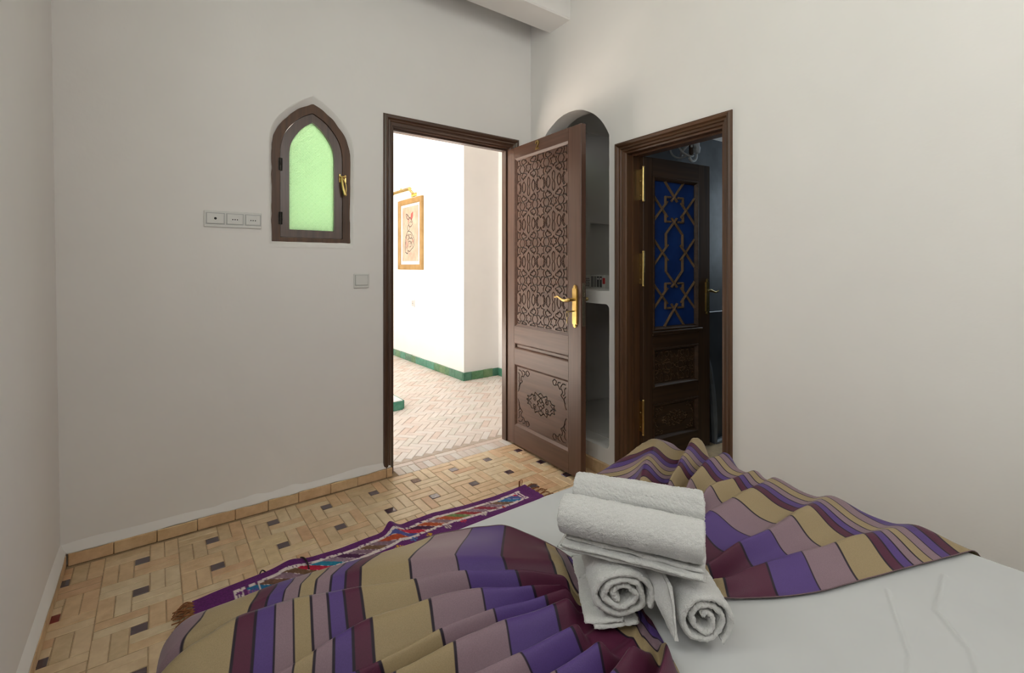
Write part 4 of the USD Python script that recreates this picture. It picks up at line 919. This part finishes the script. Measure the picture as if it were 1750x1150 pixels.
def flap(P, t):
    from scipy.ndimage import zoom
    G_ = np.dstack([zoom(P[..., k], (8, 7), order=1) for k in range(3)]); n0, n1 = G_.shape[:2]
    F = grid_faces(n0, n1); v, f_, nn = meshkit.arrays(trimesh.Trimesh(G_.reshape(-1, 3), F, process=False), True)
    V = np.vstack([v + nn * t / 2, v - nn * t / 2]); idx = np.arange(n0 * n1).reshape(n0, n1); rim = np.r_[idx[0], idx[1:, -1], idx[-1, -2::-1], idx[-2:0:-1, 0]]; r2 = np.roll(rim, -1); o = n0 * n1
    return trimesh.Trimesh(V, np.vstack([F, F[:, ::-1] + o, np.c_[rim, rim + o, r2 + o], np.c_[rim, r2 + o, r2]]), process=False)
obj('loose_corner', fuzzed(flap(P, .007), .001, 330, 3), M['towel'], t2, smooth=True)
t3 = thing('rolled_towel', 'white terry towel rolled from both ends, lying crosswise on top of the two lower rolls', 'towel')
fA, fB = np.array([1.062, -2.130]), np.array([.931, -1.900]); bA, bB = np.array([1.170, -2.062]), np.array([1.024, -1.838])
da = (fB - fA) / np.linalg.norm(fB - fA); db = (bB - bA) / np.linalg.norm(bB - bA)
obj('roll', fuzzed(roll_mesh((*fA, .7065), da, .268, .046, .039, 2.6, 1, 21, start=-1.2, r0=.2), seed=12), M['towel'], t3, smooth=True)
obj('roll', fuzzed(roll_mesh((*bA, .7045), db, .268, .044, .037, 2.6, -1, 31, start=-1.9, r0=.2), seed=14), M['towel'], t3, smooth=True)
sd = np.array([-.848, -.53]); 
for k, (o, t_) in enumerate(((.030, .0075), (.040, .0075), (.026, .007))):
    a = fA + sd * o - da * (.004 - .004 * k); b = fB + sd * (o - .004 * k) + da * .006 * (1 - k); c_ = bB - sd * .02; d_ = bA - sd * .02
    obj('folded_layer', fuzzed(soft_sheet([a, b, c_, d_], t_, 60, 40, 40 + k, lambda x, y, k=k: .6445 + .0078 * k + .006 * (meshkit.noise(np.stack([x * 9, y * 9, 0 * x + .3 * k], -1), 2) - .5)), .0012, 330, k), M['towel'], t3, smooth=True)

# ------------------------------------------------------------------ rug
rug = thing('runner_rug', 'narrow purple woven rug with a band of bright slanted lozenges and brown fringe', 'rug')
xs_ = np.arange(.372, 1.885, .0042); ys_ = np.arange(0, .80, .0042)
X, Vv = np.meshgrid(xs_, ys_, indexing='ij')
edge = -.552 - .030 * np.clip(1 - (X - .37) / .5, 0, 1) * 0 + .012 * np.sin((X - .4) * 9) * np.exp(-Vv / .25) - .026 * np.clip((X - 1.35) / .5, 0, 1)
edge = edge - .016 * np.exp(-((X - .40) / .25) ** 2)
bump = np.exp(-((X - 1.125) / .030) ** 2) * np.exp(-(Vv / .10) ** 2); bump2 = np.exp(-((X - .70) / .045) ** 2) * np.exp(-(Vv / .08) ** 2)
Y = edge - Vv + .020 * bump
Z = .007 + .026 * bump + .014 * bump2 + .006 * meshkit.fbm(np.stack([X * 9, Vv * 9, 0 * X], -1), 2, 5) * np.exp(-Vv / .3)
PU, WH = (.115, .014, .135), (.74, .64, .62)
C = np.tile(np.array(PU), X.shape + (1,)) * (.8 + .5 * nrg.random(X.shape))[..., None]
wn_ = meshkit.noise(np.stack([X * 160, Vv * 90, 0 * X], -1), 3)
U = X - .372
v1 = .045 + .010 * (meshkit.noise(np.stack([X * 12, 0 * X, 0 * X], -1), 8) - .5)
body = (U > .125) & (U < 1.44)
bands = [(.30, .10, .30), (.012, .14, .30), (.18, .09, .06), (.27, .17, .22), (.17, .09, .05), (.50, .012, .05), (.012, .22, .36), (.30, .20, .27), (.07, .012, .07), (.24, .14, .20), (.19, .10, .06), (.27, .17, .23), (.50, .08, .03), (.07, .08, .30), (.52, .02, .06), (.08, .015, .06), (.48, .09, .03), (.28, .18, .22), (.50, .10, .04), (.18, .26, .09), (.36, .04, .05), (.27, .18, .23), (.26, .02, .05), (.27, .18, .23), (.20, .11, .07), (.03, .18, .40), (.07, .10, .32), (.55, .02, .07), (.08, .10, .30), (.50, .04, .04), (.45, .35, .42)]
q = (U - .17 - (Vv - v1) * 1.35 + .08); pw = .047; bi = np.floor(q / pw).astype(int)
inb = body & (Vv > v1 + .006) & (Vv < v1 + .072) & (U > .165) & (U < 1.40)
C[inb] = np.array(bands)[np.clip(bi[inb], 0, len(bands) - 1) % len(bands)] * (.75 + .5 * wn_[inb])[:, None]
st2 = inb & (np.abs(q / pw - np.round(q / pw)) < .05) & (wn_ > .6); C[st2] = WH
for o, th_ in ((0.0, .0085), (.074, .0085)):
    ln = body & (np.abs(Vv - v1 - o) < th_) & (wn_ > .24) & (U > .125); C[ln] = np.array(WH) * (.8 + .4 * wn_[ln])[:, None]
for ug in (.128, .139, .150, .205, 1.41, 1.425):
    ln = (np.abs(U - ug) < .0032) & (Vv > v1) & (Vv < v1 + (.19 if ug < .2 else .075)) & (wn_ > .3); C[ln] = WH
for (u0, v0, col, sz) in ((.185, .085, (.08, .09, .32), .018), (.72, .155, (.60, .33, .02), .022), (.80, .14, (.06, .16, .40), .018), (.87, .150, (.62, .34, .02), .016), (.62, .15, (.55, .5, .5), .018), (.50, .15, (.06, .2, .36), .016), (.97, .14, (.62, .52, .48), .02), (1.05, .135, (.55, .03, .06), .018), (1.16, .13, (.60, .5, .48), .018), (1.28, .12, (.5, .05, .03), .014), (.40, .16, (.1, .3, .4), .014), (.30, .17, (.55, .1, .3), .016)):
    dd = np.abs(U - u0) + np.abs(Vv - v0); mk = (dd < sz) & ~((np.abs(np.mod((U - u0) * 90, 1) - .5) < .16) & (dd > .005)); C[mk] = np.array(col)
for k in range(14):
    u0, v0 = .2 + .09 * k, .32 + .05 * (k % 3); dd = np.abs(U - u0) + np.abs(Vv - v0); C[(dd < .03) & (dd > .012)] = np.array(bands[(k * 5) % len(bands)])
C[(Vv > .745) & (Vv < .755)] = WH
top = np.stack([X, Y, Z], -1).reshape(-1, 3); bot = top - (0, 0, .005); bot[:, 2] = np.maximum(bot[:, 2] * .35, .0016)
n0, n1 = X.shape; idx = np.arange(n0 * n1).reshape(n0, n1); rim = np.r_[idx[0], idx[1:, -1], idx[-1, -2::-1], idx[-2:0:-1, 0]]; r2 = np.roll(rim, -1); o = n0 * n1
F = grid_faces(n0, n1)
obj('woven_field', trimesh.Trimesh(np.vstack([top, bot]), np.vstack([F, F[:, ::-1] + o, np.c_[rim, r2, r2 + o], np.c_[rim, r2 + o, rim + o]]), process=False), M['rug'], rug, smooth=False, col=np.vstack([C.reshape(-1, 3)] * 2))
fr_ = []
def tassel(x, y, d):
    out = []
    for k in range(3):
        L_ = rng.uniform(.04, .07); a = rng.uniform(-.5, .5)
        P = [(x, y, .008)] + [(x + d * L_ * q, y + a * L_ * q * q + rng.uniform(-.006, .006), .006 + .010 * math.sin(math.pi * q) * rng.random() + .0015) for q in (.3, .6, 1.0)]
        out.append(tube(spline(P, 9), np.linspace(.0032, .0022, 9), 5))
    return out
for k in range(46):
    fr_ += tassel(.376, -.585 - .0172 * k, -1)
    if k % 2 == 0: fr_ += tassel(1.878, -.60 - .0172 * k, 1)[:2]
obj('fringe', cat(fr_), M['fringe'], rug, smooth=True, kind='stuff')
for yarn in ([tube(spline([(.742, -.535, .012), (.748, -.565, .022), (.752, -.60, .020), (.750, -.635, .014)], 14), .0028, 6), tube(spline([(.590, -.55, .010), (.60, -.54, .016), (.612, -.552, .009)], 9), .0025, 5)]): obj('loose_yarn', yarn, M['black_yarn'], rug, smooth=True)
obj('tag', cat([bx(1.838, 1.850, -.575, -.573, .006, .040, .0005), tube(spline([(1.844, -.574, .04), (1.856, -.58, .045), (1.85, -.585, .02)], 9), .0018, 5)]), M['fringe'], rug)
